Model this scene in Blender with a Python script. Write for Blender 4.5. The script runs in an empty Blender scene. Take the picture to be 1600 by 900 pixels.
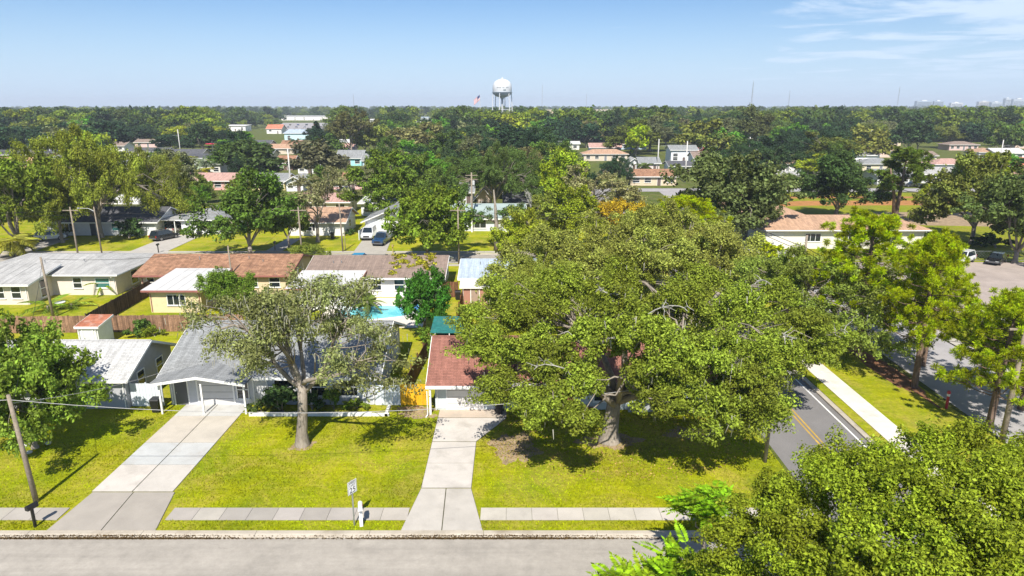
import bpy, math, random
import numpy as np
from mathutils import Vector, Matrix
R = math.radians
scene = bpy.context.scene
col = scene.collection

# ------------------------------------------------------------------ camera, sky, sun, exposure
CAM_H, F_PX, PITCH = 22.0, 1050.0, math.atan(285 / 1050.0)
cam = bpy.data.cameras.new('camera'); cam_o = bpy.data.objects.new('camera', cam); col.objects.link(cam_o)
cam.sensor_width = 36; cam.lens = 36 * F_PX / 1600; cam.clip_start = 0.5; cam.clip_end = 30000
cam_o.location = (0, 0, CAM_H); cam_o.rotation_euler = (math.pi / 2 - PITCH, 0, 0)
scene.camera = cam_o

SUN_EL, SUN_OFF = R(50), R(5)
world = bpy.data.worlds.new('World'); scene.world = world; world.use_nodes = True
wn = world.node_tree; wn.nodes.clear()
def wnode(t, **k):
    n = wn.nodes.new(t)
    for a, b in k.items(): setattr(n, a, b)
    return n
sky = wnode('ShaderNodeTexSky', sky_type='NISHITA', sun_disc=False)
sky.sun_elevation = SUN_EL; sky.sun_rotation = math.pi - SUN_OFF; sky.altitude = 20
sky.air_density = 1.0; sky.dust_density = 0.25; sky.ozone_density = 3.0
tc = wnode('ShaderNodeTexCoord'); sep = wnode('ShaderNodeSeparateXYZ')
wn.links.new(tc.outputs['Generated'], sep.inputs[0])
def wmath(op, a, b=None, c=None, clamp=False):
    n = wnode('ShaderNodeMath', operation=op, use_clamp=clamp)
    for i, v in enumerate((a, b, c)):
        if v is None: continue
        if hasattr(v, 'is_output'): wn.links.new(v, n.inputs[i])
        else: n.inputs[i].default_value = v
    return n.outputs[0]
zz = wmath('ADD', wmath('MAXIMUM', sep.outputs[2], 0.0), 0.035)
cu = wmath('DIVIDE', sep.outputs[0], zz); cv = wmath('DIVIDE', sep.outputs[1], zz)
cmb = wnode('ShaderNodeCombineXYZ'); wn.links.new(cu, cmb.inputs[0]); wn.links.new(cv, cmb.inputs[1])
noi = wnode('ShaderNodeTexNoise'); noi.inputs['Scale'].default_value = 0.8; noi.inputs['Detail'].default_value = 7
noi.inputs['Roughness'].default_value = 0.58; noi.inputs['Distortion'].default_value = 0.5
wn.links.new(cmb.outputs[0], noi.inputs['Vector'])
cover = wnode('ShaderNodeMapRange'); wn.links.new(sep.outputs[0], cover.inputs[0])
cover.inputs[1].default_value = 0.05; cover.inputs[2].default_value = 0.62
cover.inputs[3].default_value = -0.14; cover.inputs[4].default_value = 0.15
nsum = wmath('ADD', noi.outputs[0], cover.outputs[0])
cl = wnode('ShaderNodeMapRange', interpolation_type='SMOOTHSTEP'); wn.links.new(nsum, cl.inputs[0])
cl.inputs[1].default_value = 0.53; cl.inputs[2].default_value = 0.70
hz = wnode('ShaderNodeMapRange', interpolation_type='SMOOTHSTEP'); wn.links.new(sep.outputs[2], hz.inputs[0])
hz.inputs[1].default_value = 0.012; hz.inputs[2].default_value = 0.05
cf = wmath('MULTIPLY', cl.outputs[0], hz.outputs[0])
cf = wmath('MULTIPLY', cf, 0.95)
hzl = wnode('ShaderNodeMapRange', interpolation_type='SMOOTHSTEP'); wn.links.new(sep.outputs[2], hzl.inputs[0])
hzl.inputs[1].default_value = -.04; hzl.inputs[2].default_value = .17; hzl.inputs[3].default_value = .95; hzl.inputs[4].default_value = 0.0
mixh = wnode('ShaderNodeMix', data_type='RGBA'); wn.links.new(hzl.outputs[0], mixh.inputs[0]); wn.links.new(sky.outputs[0], mixh.inputs[6]); mixh.inputs[7].default_value = (8.6, 8.6, 8.9, 1)
mixc = wnode('ShaderNodeMix', data_type='RGBA'); wn.links.new(cf, mixc.inputs[0])
wn.links.new(mixh.outputs[2], mixc.inputs[6]); mixc.inputs[7].default_value = (9.6, 9.2, 9.0, 1)
tint = wnode('ShaderNodeMix', data_type='RGBA', blend_type='MULTIPLY'); tint.inputs[0].default_value = 1; wn.links.new(mixc.outputs[2], tint.inputs[6]); tint.inputs[7].default_value = (.76, .97, 1.22, 1)
bg = wnode('ShaderNodeBackground'); bg.inputs[1].default_value = 0.062
wn.links.new(tint.outputs[2], bg.inputs[0])
wo = wnode('ShaderNodeOutputWorld'); wn.links.new(bg.outputs[0], wo.inputs[0])

sun = bpy.data.lights.new('sun', 'SUN'); sun_o = bpy.data.objects.new('sun', sun); col.objects.link(sun_o)
sun.energy = 4.8; sun.angle = R(0.5); sun.color = (1.0, 0.95, 0.86)
sd = Vector((math.sin(SUN_OFF) * math.cos(SUN_EL), math.cos(SUN_OFF) * math.cos(SUN_EL), -math.sin(SUN_EL)))
sun_o.rotation_euler = sd.to_track_quat('-Z', 'Y').to_euler(); sun_o.location = (-20, -60, 90)
scene.view_settings.view_transform = 'Standard'; scene.view_settings.look = 'None'
scene.view_settings.exposure = 0.68; scene.view_settings.gamma = 1.0; scene.view_settings.use_curve_mapping = False
scene.render.engine = 'CYCLES'
scene.cycles.max_bounces = 6; scene.cycles.diffuse_bounces = 3; scene.cycles.transmission_bounces = 4
scene.cycles.transparent_max_bounces = 4; scene.cycles.use_denoising = True

# ------------------------------------------------------------------ helpers
CP, SP = math.cos(PITCH), math.sin(PITCH)
def P(px, py, h=0.0):
    """world point on the plane z=h seen at photograph pixel (px,py)"""
    a = (py - 450) / F_PX
    dy, dz = CP - a * SP, -SP - a * CP
    t = (h - CAM_H) / dz
    return ((px - 800) / F_PX * t, dy * t)
def height_at(d, py):
    return CAM_H - d * math.tan(math.atan((py - 450) / F_PX) + PITCH)

class MB:
    def __init__(s): s.v, s.f = [], []
    def add(s, vs, fs):
        n = len(s.v); s.v += [tuple(v) for v in vs]; s.f += [[i + n for i in f] for f in fs]; return s
    def box(s, x0, x1, y0, y1, z0, z1):
        return s.add([(x0,y0,z0),(x1,y0,z0),(x1,y1,z0),(x0,y1,z0),(x0,y0,z1),(x1,y0,z1),(x1,y1,z1),(x0,y1,z1)],
                     [(3,2,1,0),(4,5,6,7),(0,1,5,4),(1,2,6,5),(2,3,7,6),(3,0,4,7)])
    def prism(s, poly, ext):
        n = len(poly); e = Vector(ext); a = [Vector(p) for p in poly]
        return s.add(a + [p + e for p in a], [list(range(n))[::-1], list(range(n, 2*n))] + [[i, (i+1) % n, (i+1) % n + n, i + n] for i in range(n)])
    def tube(s, pts, rad, n=6):
        pts = [Vector(p) for p in pts]; vs, fs = [], []
        for i, p in enumerate(pts):
            t = (pts[min(i+1, len(pts)-1)] - pts[max(i-1, 0)]).normalized()
            a = t.orthogonal().normalized() if i == 0 else (a - t * a.dot(t)).normalized()
            b = t.cross(a); r = rad[i] if hasattr(rad, '__len__') else rad
            vs += [p + (a * math.cos(2*math.pi*k/n) + b * math.sin(2*math.pi*k/n)) * r for k in range(n)]
        for i in range(len(pts) - 1):
            fs += [[i*n+k, i*n+(k+1) % n, (i+1)*n+(k+1) % n, (i+1)*n+k] for k in range(n)]
        fs += [list(range(n))[::-1], [(len(pts)-1)*n + k for k in range(n)]]
        return s.add(vs, fs)
    def lathe(s, prof, n=16, c=(0,0,0)):
        vs = [(c[0]+r*math.cos(2*math.pi*k/n), c[1]+r*math.sin(2*math.pi*k/n), c[2]+z) for r, z in prof for k in range(n)]
        fs = [[i*n+k, i*n+(k+1) % n, (i+1)*n+(k+1) % n, (i+1)*n+k] for i in range(len(prof)-1) for k in range(n)]
        fs += [list(range(n))[::-1], [(len(prof)-1)*n+k for k in range(n)]]
        return s.add(vs, fs)
    def mesh(s, name, mat, smooth=False):
        me = bpy.data.meshes.new(name); me.from_pydata(s.v, [], s.f); me.validate()
        if mat: me.materials.append(mat)
        if smooth: me.polygons.foreach_set('use_smooth', [True] * len(me.polygons))
        return me
    def build(s, name, mat, parent=None, loc=(0,0,0), rz=0, smooth=False):
        return place(name, s.mesh(name, mat, smooth), parent, loc, rz)
def place(name, me, parent=None, loc=(0,0,0), rz=0, color=None, scale=None):
    o = bpy.data.objects.new(name, me); col.objects.link(o); o.location = loc; o.rotation_euler = (0, 0, rz)
    if parent is not None: o.parent = parent
    if color is not None: o.color = (*color, 1)
    if scale is not None: o.scale = scale if hasattr(scale, '__len__') else (scale,)*3
    return o
def tag(o, label=None, cat=None, group=None, kind=None):
    if label: o['label'] = label
    if cat: o['category'] = cat
    if group: o['group'] = group
    if kind: o['kind'] = kind
    return o
def empty(name, loc, rz=0): return place(name, None, None, loc, rz)

# ------------------------------------------------------------------ materials
class NT:
    def __init__(s, m): s.t = m.node_tree; s.t.nodes.clear()
    def n(s, t, **k):
        n = s.t.nodes.new(t)
        for a, b in k.items():
            if a.startswith('_'): n.inputs[a[1:].replace('_', ' ')].default_value = b
            else: setattr(n, a, b)
        return n
    def l(s, a, b): s.t.links.new(a, b)
    def noise(s, scale, detail=4, rough=.55, vec=None, dist=0):
        n = s.n('ShaderNodeTexNoise', _Scale=scale, _Detail=detail, _Roughness=rough, _Distortion=dist)
        if vec is not None: s.l(vec, n.inputs['Vector'])
        return n.outputs[0]
    def ramp(s, fac, stops):
        n = s.n('ShaderNodeValToRGB'); e = n.color_ramp.elements
        while len(e) < len(stops): e.new(.5)
        for el, (p, c) in zip(e, stops): el.position = p; el.color = (*c, 1) if len(c) == 3 else c
        s.l(fac, n.inputs[0]); return n.outputs[0]
    def mix(s, a, b, fac, mode='MIX'):
        n = s.n('ShaderNodeMix', data_type='RGBA', blend_type=mode)
        for i, v in ((0, fac), (6, a), (7, b)):
            if hasattr(v, 'is_output'): s.l(v, n.inputs[i])
            else: n.inputs[i].default_value = v if not hasattr(v, '__len__') else (*v, 1) if len(v) == 3 else v
        return n.outputs[2]
    def rng(s, fac, a, b, c, d):
        n = s.n('ShaderNodeMapRange'); s.l(fac, n.inputs[0])
        for i, v in enumerate((a, b, c, d)): n.inputs[i+1].default_value = v
        return n.outputs[0]
    def out(s, sh): o = s.n('ShaderNodeOutputMaterial'); s.l(sh, o.inputs[0])
def new_mat(name):
    m = bpy.data.materials.new(name); m.use_nodes = True; return m, NT(m)
MATS = {}
def surf(name, c, rough=.8, var=.15, scale=3.0, spec=.3, metal=0, bump=0, bscale=40, fine=0, obj_color=False, stain=None):
    """plain procedural surface: base colour, soft mottling, optional fine grain and relief"""
    if name in MATS: return MATS[name]
    m, t = new_mat(name)
    b = t.n('ShaderNodeBsdfPrincipled', _Roughness=rough, _Metallic=metal)
    b.inputs['Specular IOR Level'].default_value = spec
    co = t.n('ShaderNodeTexCoord').outputs['Object']
    geo = t.n('ShaderNodeNewGeometry').outputs['Position']
    base = c
    if obj_color:
        oi = t.n('ShaderNodeObjectInfo').outputs['Color']; base = t.mix(oi, c, 1.0, 'MULTIPLY')
    n1 = t.noise(scale, 5, .6, geo)
    v = t.rng(n1, .3, .7, 1 - var, 1 + var)
    c1 = t.mix(base, v, 1.0, 'MULTIPLY') if hasattr(base, 'is_output') else t.mix(base, v, 1.0, 'MULTIPLY')
    if stain:
        n3 = t.noise(stain[1], 6, .65, geo, .3); f = t.rng(n3, .52, .72, 0, stain[2])
        c1 = t.mix(c1, stain[0], f)
    if fine:
        n2 = t.noise(bscale, 2, .5, geo); v2 = t.rng(n2, .25, .75, 1 - fine, 1 + fine)
        c1 = t.mix(c1, v2, 1.0, 'MULTIPLY')
    t.l(c1, b.inputs['Base Color'])
    if bump:
        bp = t.n('ShaderNodeBump', _Strength=bump, _Distance=.02); t.l(t.noise(bscale, 3, .6, geo), bp.inputs['Height']); t.l(bp.outputs[0], b.inputs['Normal'])
    t.out(b.outputs[0]); MATS[name] = m; return m
def shingle(name, c, var=.2, dirt=(.12,.10,.08), dirt_amt=.35, course=.14):
    m, t = new_mat(name)
    b = t.n('ShaderNodeBsdfPrincipled', _Roughness=.9); b.inputs['Specular IOR Level'].default_value = .2
    co = t.n('ShaderNodeTexCoord').outputs['Object']
    mp = t.n('ShaderNodeMapping'); t.l(co, mp.inputs[0])
    br = t.n('ShaderNodeTexBrick', _Scale=1.0); br.inputs['Brick Width'].default_value = .5; br.inputs['Row Height'].default_value = course
    br.inputs['Mortar Size'].default_value = .012; br.inputs['Bias'].default_value = 0
    br.inputs['Color1'].default_value = (*[x*(1-var) for x in c], 1); br.inputs['Color2'].default_value = (*[x*(1+var) for x in c], 1)
    br.inputs['Mortar'].default_value = (*[x*.55 for x in c], 1); t.l(mp.outputs[0], br.inputs['Vector'])
    n1 = t.noise(.45, 6, .65, co); f = t.rng(n1, .42, .75, 0, dirt_amt)
    c1 = t.mix(br.outputs[0], dirt, f)
    st = t.n('ShaderNodeMapping'); st.inputs['Scale'].default_value = (3.0, .25, 1); t.l(co, st.inputs[0])
    n2 = t.noise(1.2, 5, .6, st.outputs[0]); c1 = t.mix(c1, t.rng(n2, .3, .7, .78, 1.18), 1.0, 'MULTIPLY')
    n3 = t.noise(14, 2, .5, co); c1 = t.mix(c1, t.rng(n3, .3, .7, .85, 1.15), 1.0, 'MULTIPLY')
    t.l(c1, b.inputs['Base Color'])
    bp = t.n('ShaderNodeBump', _Strength=.6, _Distance=.02); t.l(br.outputs['Fac'], bp.inputs['Height']); bp.invert = True; t.l(bp.outputs[0], b.inputs['Normal'])
    t.out(b.outputs[0]); MATS[name] = m; return m
def lawn_mat(name, a, b_, dry, dry_amt=.5):
    m, t = new_mat(name)
    b = t.n('ShaderNodeBsdfPrincipled', _Roughness=.95); b.inputs['Specular IOR Level'].default_value = .1
    g = t.n('ShaderNodeNewGeometry').outputs['Position']
    c1 = t.mix(a, b_, t.rng(t.noise(.22, 5, .6, g), .35, .65, 0, 1))
    c1 = t.mix(c1, (.10,.15,.01), t.rng(t.noise(.12, 5, .6, g, .5), .50, .68, 0, .55))
    c1 = t.mix(c1, dry, t.rng(t.noise(.30, 8, .74, g, 1.0), .45, .66, 0, dry_amt))
    mp = t.n('ShaderNodeMapping'); mp.inputs['Scale'].default_value = (.35, 3.2, 1); t.l(g, mp.inputs[0])
    c1 = t.mix(c1, t.rng(t.noise(1.0, 4, .6, mp.outputs[0]), .3, .7, .86, 1.14), 1.0, 'MULTIPLY')
    c1 = t.mix(c1, t.rng(t.noise(5, 6, .78, g), .3, .7, .66, 1.32), 1.0, 'MULTIPLY')
    t.l(c1, b.inputs['Base Color'])
    bp = t.n('ShaderNodeBump', _Strength=.9, _Distance=.06); t.l(t.noise(11, 5, .75, g), bp.inputs['Height']); t.l(bp.outputs[0], b.inputs['Normal'])
    t.out(b.outputs[0]); MATS[name] = m; return m
def leaf_mat(name, trans=.34, spec=.25, spread=.5, rough=.5, gain=1.0, ramp=None):
    m, t = new_mat(name)
    oi = t.n('ShaderNodeObjectInfo')
    at = t.n('ShaderNodeAttribute', attribute_name='var'); sx = t.n('ShaderNodeSeparateXYZ'); t.l(at.outputs['Vector'], sx.inputs[0])
    hs = t.n('ShaderNodeHueSaturation', _Saturation=1.06)
    t.l(t.mix(oi.outputs['Color'], (gain, gain, gain), 1.0, 'MULTIPLY') if not ramp else t.ramp(oi.outputs['Random'], ramp), hs.inputs['Color'])
    hsum = t.n('ShaderNodeMath', operation='MULTIPLY_ADD'); t.l(sx.outputs[1], hsum.inputs[0]); hsum.inputs[1].default_value = .028
    rr = t.rng(oi.outputs['Random'], 0, 1, .482, .502); t.l(rr, hsum.inputs[2]); t.l(hsum.outputs[0], hs.inputs['Hue'])
    t.l(t.rng(sx.outputs[0], 0, 1, 1 - spread, 1 + spread), hs.inputs['Value'])
    c2 = t.mix(hs.outputs[0], t.rng(sx.outputs[1], 0, 1, .62, 1.38), 1.0, 'MULTIPLY')
    b = t.n('ShaderNodeBsdfPrincipled', _Roughness=rough); b.inputs['Specular IOR Level'].default_value = spec; t.l(c2, b.inputs['Base Color'])
    tr = t.n('ShaderNodeBsdfTranslucent'); t.l(t.mix(c2, (1.35, 1.3, .5), 1.0, 'MULTIPLY'), tr.inputs[0])
    mx = t.n('ShaderNodeMixShader'); mx.inputs[0].default_value = trans; t.l(b.outputs[0], mx.inputs[1]); t.l(tr.outputs[0], mx.inputs[2])
    t.out(mx.outputs[0]); MATS[name] = m; return m
def bark_mat(name, c, c2):
    m, t = new_mat(name); b = t.n('ShaderNodeBsdfPrincipled', _Roughness=.95); b.inputs['Specular IOR Level'].default_value = .1
    co = t.n('ShaderNodeTexCoord').outputs['Object']; mp = t.n('ShaderNodeMapping'); mp.inputs['Scale'].default_value = (6, 6, 1.4); t.l(co, mp.inputs[0])
    n1 = t.noise(1.5, 6, .7, mp.outputs[0]); n2 = t.noise(.8, 4, .6, co)
    cc = t.mix(t.mix(c, c2, t.rng(n1, .35, .65, 0, 1)), t.rng(n2, .3, .7, .7, 1.3), 1.0, 'MULTIPLY'); t.l(cc, b.inputs['Base Color'])
    bp = t.n('ShaderNodeBump', _Strength=.8, _Distance=.05); t.l(n1, bp.inputs['Height']); t.l(bp.outputs[0], b.inputs['Normal'])
    t.out(b.outputs[0]); MATS[name] = m; return m
def plain(name, c, rough=.5, spec=.5, metal=0, emit=None):
    if name in MATS: return MATS[name]
    m, t = new_mat(name); b = t.n('ShaderNodeBsdfPrincipled', _Roughness=rough, _Metallic=metal); b.inputs['Specular IOR Level'].default_value = spec
    b.inputs['Base Color'].default_value = (*c, 1); t.out(b.outputs[0]); MATS[name] = m; return m
def tinted(name, rough=.35, spec=.5, coat=0, dirt=.12):
    """takes its colour from the object"""
    m, t = new_mat(name); b = t.n('ShaderNodeBsdfPrincipled', _Roughness=rough); b.inputs['Specular IOR Level'].default_value = spec
    b.inputs['Coat Weight'].default_value = coat
    oi = t.n('ShaderNodeObjectInfo'); g = t.n('ShaderNodeNewGeometry').outputs['Position']
    t.l(t.mix(oi.outputs['Color'], t.rng(t.noise(2.2, 6, .65, g), .3, .7, 1-dirt, 1+dirt), 1.0, 'MULTIPLY'), b.inputs['Base Color'])
    t.out(b.outputs[0]); MATS[name] = m; return m

M_LAWN = lawn_mat('lawn_grass', (.310,.312,.005), (.195,.245,.007), (.42,.32,.07), .65)
M_GROUND = lawn_mat('rough_ground', (.10,.12,.02), (.07,.095,.02), (.20,.16,.08), .5)
M_FIELD = lawn_mat('field_grass', (.24,.25,.010), (.18,.22,.012), (.24,.17,.05), .5)
M_ROAD = surf('worn_concrete_road', (.335,.304,.262), .9, .07, .35, .2, fine=.10, bscale=30, bump=.15, stain=((.235,.215,.185), .45, .55))
def crack(m, scale, dark):
    t = NT.__new__(NT); t.t = m.node_tree; b = [n for n in t.t.nodes if n.type == 'BSDF_PRINCIPLED'][0]; src = b.inputs['Base Color'].links[0].from_socket
    g = t.n('ShaderNodeNewGeometry').outputs['Position']; nv = t.n('ShaderNodeTexNoise', _Scale=.9, _Detail=5); t.l(g, nv.inputs['Vector'])
    ad = t.n('ShaderNodeVectorMath', operation='MULTIPLY_ADD'); t.l(nv.outputs['Color'], ad.inputs[0]); ad.inputs[1].default_value = (1.6, 1.6, 0); t.l(g, ad.inputs[2])
    vo = t.n('ShaderNodeTexVoronoi', feature='DISTANCE_TO_EDGE', _Scale=scale); t.l(ad.outputs[0], vo.inputs['Vector'])
    f = t.rng(vo.outputs['Distance'], 0, .012, 1, 0); mk = t.rng(t.noise(.35, 3, .5, g), .56, .7, 0, .4)
    mm = t.n('ShaderNodeMath', operation='MULTIPLY', use_clamp=True); t.l(f, mm.inputs[0]); t.l(mk, mm.inputs[1]); t.l(t.mix(src, dark, mm.outputs[0]), b.inputs['Base Color'])
def tracks(m):
    t = NT.__new__(NT); t.t = m.node_tree; b = [n for n in t.t.nodes if n.type == 'BSDF_PRINCIPLED'][0]; src = b.inputs['Base Color'].links[0].from_socket
    g = t.n('ShaderNodeNewGeometry').outputs['Position']; mp = t.n('ShaderNodeMapping'); mp.inputs['Scale'].default_value = (.035, 1.1, 1); t.l(g, mp.inputs[0])
    c = t.mix(src, t.rng(t.noise(1.0, 6, .65, mp.outputs[0], .4), .3, .7, .88, 1.10), 1.0, 'MULTIPLY')
    c = t.mix(c, t.rng(t.noise(1.6, 8, .8, g), .32, .68, .86, 1.12), 1.0, 'MULTIPLY'); t.l(c, b.inputs['Base Color'])
tracks(M_ROAD)
crack(M_ROAD, .28, (.16,.14,.12))
M_ASPH = surf('grey_asphalt', (.19,.18,.175), .9, .10, .4, .2, fine=.14, bscale=24, bump=.15)
M_STREET = surf('sun_bleached_asphalt', (.33,.31,.305), .9, .10, .4, .2, fine=.12, bscale=24, bump=.1, stain=((.22,.21,.2), .35, .5))
M_CONC = surf('concrete_slab', (.43,.397,.352), .9, .09, .8, .25, fine=.07, bscale=22, bump=.1, obj_color=True, stain=((.33,.30,.26), .7, .6))
M_JOINT = surf('slab_joint', (.10,.095,.06), .95, .3, 3)
M_KERB = surf('kerb_concrete', (.42,.37,.30), .9, .12, .8, .2, fine=.08, bscale=18, stain=((.20,.155,.10), .5, .6))
M_DIRT = surf('bare_soil', (.30,.22,.14), .95, .25, 1.2, .1, fine=.2, bscale=12, bump=.4)
M_TRACK = surf('orange_clay', (.36,.17,.06), .95, .2, .4, .1, fine=.2, bscale=6)
M_GLASS = plain('window_glass', (.015,.022,.028), .06, .8)
M_GLASS_T = plain('teal_window_glass', (.05,.16,.15), .1, .7)
M_WHITE = surf('white_paint', (.74,.73,.70), .6, .05, 1.5, .4)
M_TRIM = surf('white_trim', (.78,.77,.74), .55, .04, 2, .4)
M_METAL = plain('galvanised_metal', (.42,.43,.44), .45, .5, .7)
M_BLACK = plain('black_plastic', (.012,.012,.013), .45, .5)
M_TYRE = plain('rubber', (.012,.012,.012), .85, .3)
M_RIM = plain('wheel_alloy', (.35,.35,.36), .35, .5, .8)
M_PAINT = tinted('car_paint', .25, .5, .6, .03)
M_WALLC = tinted('painted_stucco', .9, .2, 0, .07)
M_LAMP = plain('lamp_lens', (.75,.75,.72), .15, .6)
M_RED = plain('tail_lens', (.30,.01,.01), .25, .6)
M_BARK = bark_mat('oak_bark', (.20,.165,.13), (.33,.29,.24))
M_PBARK = bark_mat('pine_bark', (.13,.085,.06), (.24,.17,.13))
M_PALMB = bark_mat('palm_bark', (.20,.17,.13), (.28,.24,.19))
M_DEAD = bark_mat('bleached_wood', (.30,.28,.25), (.44,.42,.38))
M_LEAF = leaf_mat('leaf', .27, .10, .62, .6, 1.75)
M_NEEDLE = leaf_mat('needle', .36, .1, .6, .6, 1.58)
M_WOODLAND = leaf_mat('woodland_leaf', .34, .2, .45, .5, 1, [(0,(.035,.065,.02)), (.3,(.06,.10,.022)), (.5,(.10,.145,.025)), (.7,(.19,.235,.03)), (.84,(.27,.30,.035)), (.92,(.13,.14,.05)), (1,(.08,.14,.03))])
M_MOSS = surf('spanish_moss', (.30,.29,.23), .95, .25, 3, .1)
M_WOOD = surf('weathered_wood', (.145,.098,.068), .9, .2, 2.0, .15, fine=.25, bscale=9, obj_color=True)
_n = NT.__new__(NT); _n.t = M_WOOD.node_tree; _b = [n for n in _n.t.nodes if n.type == 'BSDF_PRINCIPLED'][0]; _s = _b.inputs['Base Color'].links[0].from_socket
_m = _n.n('ShaderNodeMapping'); _m.inputs['Scale'].default_value = (5.5, 5.5, .25); _n.l(_n.n('ShaderNodeNewGeometry').outputs['Position'], _m.inputs[0])
_n.l(_n.mix(_s, _n.rng(_n.noise(1.0, 3, .6, _m.outputs[0]), .32, .68, .45, 1.6), 1.0, 'MULTIPLY'), _b.inputs['Base Color'])
M_POLE = surf('utility_pole_wood', (.26,.215,.165), .9, .2, 1.5, .15, fine=.2, bscale=10)
M_WIRE = plain('wire_sheath', (.35,.34,.33), .6, .3)
M_WIREB = plain('black_wire', (.012,.012,.012), .6, .3)

# ------------------------------------------------------------------ the setting
def sheet(name, poly, z, mat, kind='structure', parent=None):
    me = MB().add([(x, y, z) for x, y in poly], [list(range(len(poly)))])
    o = me.build(name, mat, parent)
    if kind and parent is None: o['kind'] = kind
    return o
def slab_sheet(name, x0, x1, y0, y1, z0, z1, mat):
    return tag(MB().box(x0, x1, y0, y1, z0, z1).build(name, mat), kind='structure')
tag(sheet('ground', [(-5400,-400),(5400,-400),(5400,7600),(-5400,7600)], 0.0, M_GROUND), 'flat rough ground reaching to the horizon under the trees')
LZ = 0.10
slab_sheet('lawn', -140, 17.0, 31.2, 94.2, -.05, LZ, M_LAWN)['label'] = 'bright yellow green lawns of the front and back yards'
slab_sheet('lawn', 24.6, 33.0, 31.2, 96, -.05, LZ, M_LAWN)['label'] = 'grass verge between the side road and the pine-lined street'
slab_sheet('lawn', -140, 17.0, 100.9, 150, -.05, LZ, M_LAWN)['label'] = 'sunny front lawns across the back street'
slab_sheet('lawn', 43.2, 170, 31.2, 175, -.05, LZ, M_FIELD)['label'] = 'school lawn and open field behind the car park'
slab_sheet('lawn', -140, 17.0, 8, 22.0, -.05, LZ, M_LAWN)['label'] = 'lawn on the near side of the front street'
slab_sheet('lawn', 24.6, 60, 8, 22.0, -.05, LZ, M_LAWN)['label'] = 'lawn at the near corner below the foreground oak'
tag(sheet('front_street', [(-160,22.4),(140,22.4),(140,30.75),(-160,30.75)], .006, M_ROAD), 'pale worn street along the bottom of the view')
tag(sheet('back_street', [(-160,94.5),(17.6,94.5),(17.6,100.6),(-160,100.6)], .006, M_ROAD), 'pale street between the two rows of houses')
tag(sheet('side_road', [(17.3,-20),(24.1,-20),(24.1,230),(17.3,230)], .012, M_ASPH), 'grey side road with a double yellow centre line')
tag(sheet('pine_street', [(33.0,30.9),(41.6,30.9),(42.2,75),(44,110),(48,180),(39,180),(36,110),(34.6,75)], .018, M_STREET), 'bleached street running past the pines')
tag(sheet('far_road', [(24.2,178.5),(260,178.5),(260,185.5),(24.2,185.5)], .024, M_STREET), 'pale road beyond the open field')
tag(sheet('car_park', [(46,70.5),(120,68.5),(120,95),(49,95)], LZ+.006, surf('tan_paving', (.35,.29,.25), .9, .12, .4, fine=.12, bscale=20, stain=((.2,.17,.15),.3,.5))), 'tan car park beside the school lawn')
tag(sheet('clay_track', [(45,148),(68,152),(110,153),(110,161),(70,160),(45,155)], LZ+.006, M_TRACK), 'orange clay strip across the field')
tag(sheet('clay_track', [(44,163),(80,165),(120,164),(120,167),(80,168.5),(44,166.5)], LZ+.006, M_TRACK), 'thin orange clay strip nearer the far road')
tag(sheet('clay_track', [(62,128),(96,124),(108,134),(100,143),(74,142),(60,136)], LZ+.006, M_DIRT), 'worn brown patch in the school field')
M_YEL = surf('yellow_road_paint', (.46,.29,.05), .85, .3, 1.2, stain=((.2,.17,.13), 1.5, .8))
M_RWHITE = surf('white_road_paint', (.72,.70,.66), .8, .15, 3)
for x in (20.62, 20.92):
    sheet('yellow_line', [(x,31),(x+.13,31),(x+.13,200),(x,200)], .018, M_YEL, None, bpy.data.objects['side_road'])
sheet('white_edge_line', [(23.55,31.5),(23.68,31.5),(23.68,200),(23.55,200)], .018, M_RWHITE, None, bpy.data.objects['side_road'])
# kerbs (in lengths, so each is a piece)
def kerb(name, label, p0, p1, w, z1=.125, seg=6.0):
    root = tag(empty(name, (0,0,0)), label, kind='structure')
    a, b = Vector((*p0, 0)), Vector((*p1, 0)); L = (b-a).length; n = max(1, int(L/seg)); t = (b-a)/L; nn = Vector((-t.y, t.x, 0))
    me = MB(); s = L/n - .02
    me.add([(0,0,-.04),(s,0,-.04),(s,w,-.04),(0,w,-.04),(0,0,.03),(s,0,.03),(s,w*.45,z1),(s,w,z1),(0,w,z1),(0,w*.45,z1)],
           [(0,1,5,4),(4,5,6,9),(9,6,7,8),(0,4,9,8,3),(1,2,7,6,5),(2,3,8,7),(3,2,1,0)])
    m = me.mesh('kerb_length', M_KERB)
    for i in range(n):
        q = a + t*(L/n*i); place('kerb_length', m, root, q, math.atan2(t.y, t.x))
    return root
kerb('kerb', 'stained concrete kerb along the lawns of the front street', (-80,30.72), (16.6,30.72), .5)
kerb('kerb', 'kerb on the near side of the back street', (16.9,94.5), (-120,94.5), .35)
kerb('kerb', 'kerb on the far side of the back street', (-120,100.6), (16.9,100.6), .35)
kerb('kerb', 'white-looking kerb between side road and grass strip', (24.65,31.2), (24.65,120), .55, .14).rotation_euler = (0,0,0)
kerb('kerb', 'kerb on the far side of the pine-lined street', (42.0,96), (41.9,31.2), .45) if False else None
M_CB = M_CONC
_unit = {}
def slab_me(w, d, t=.035):
    k = (round(w, 3), round(d, 3))
    if k not in _unit: _unit[k] = MB().box(0, w, 0, d, 0, t).mesh('slab', M_CB)
    return _unit[k]
rs = random.Random(5)
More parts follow.
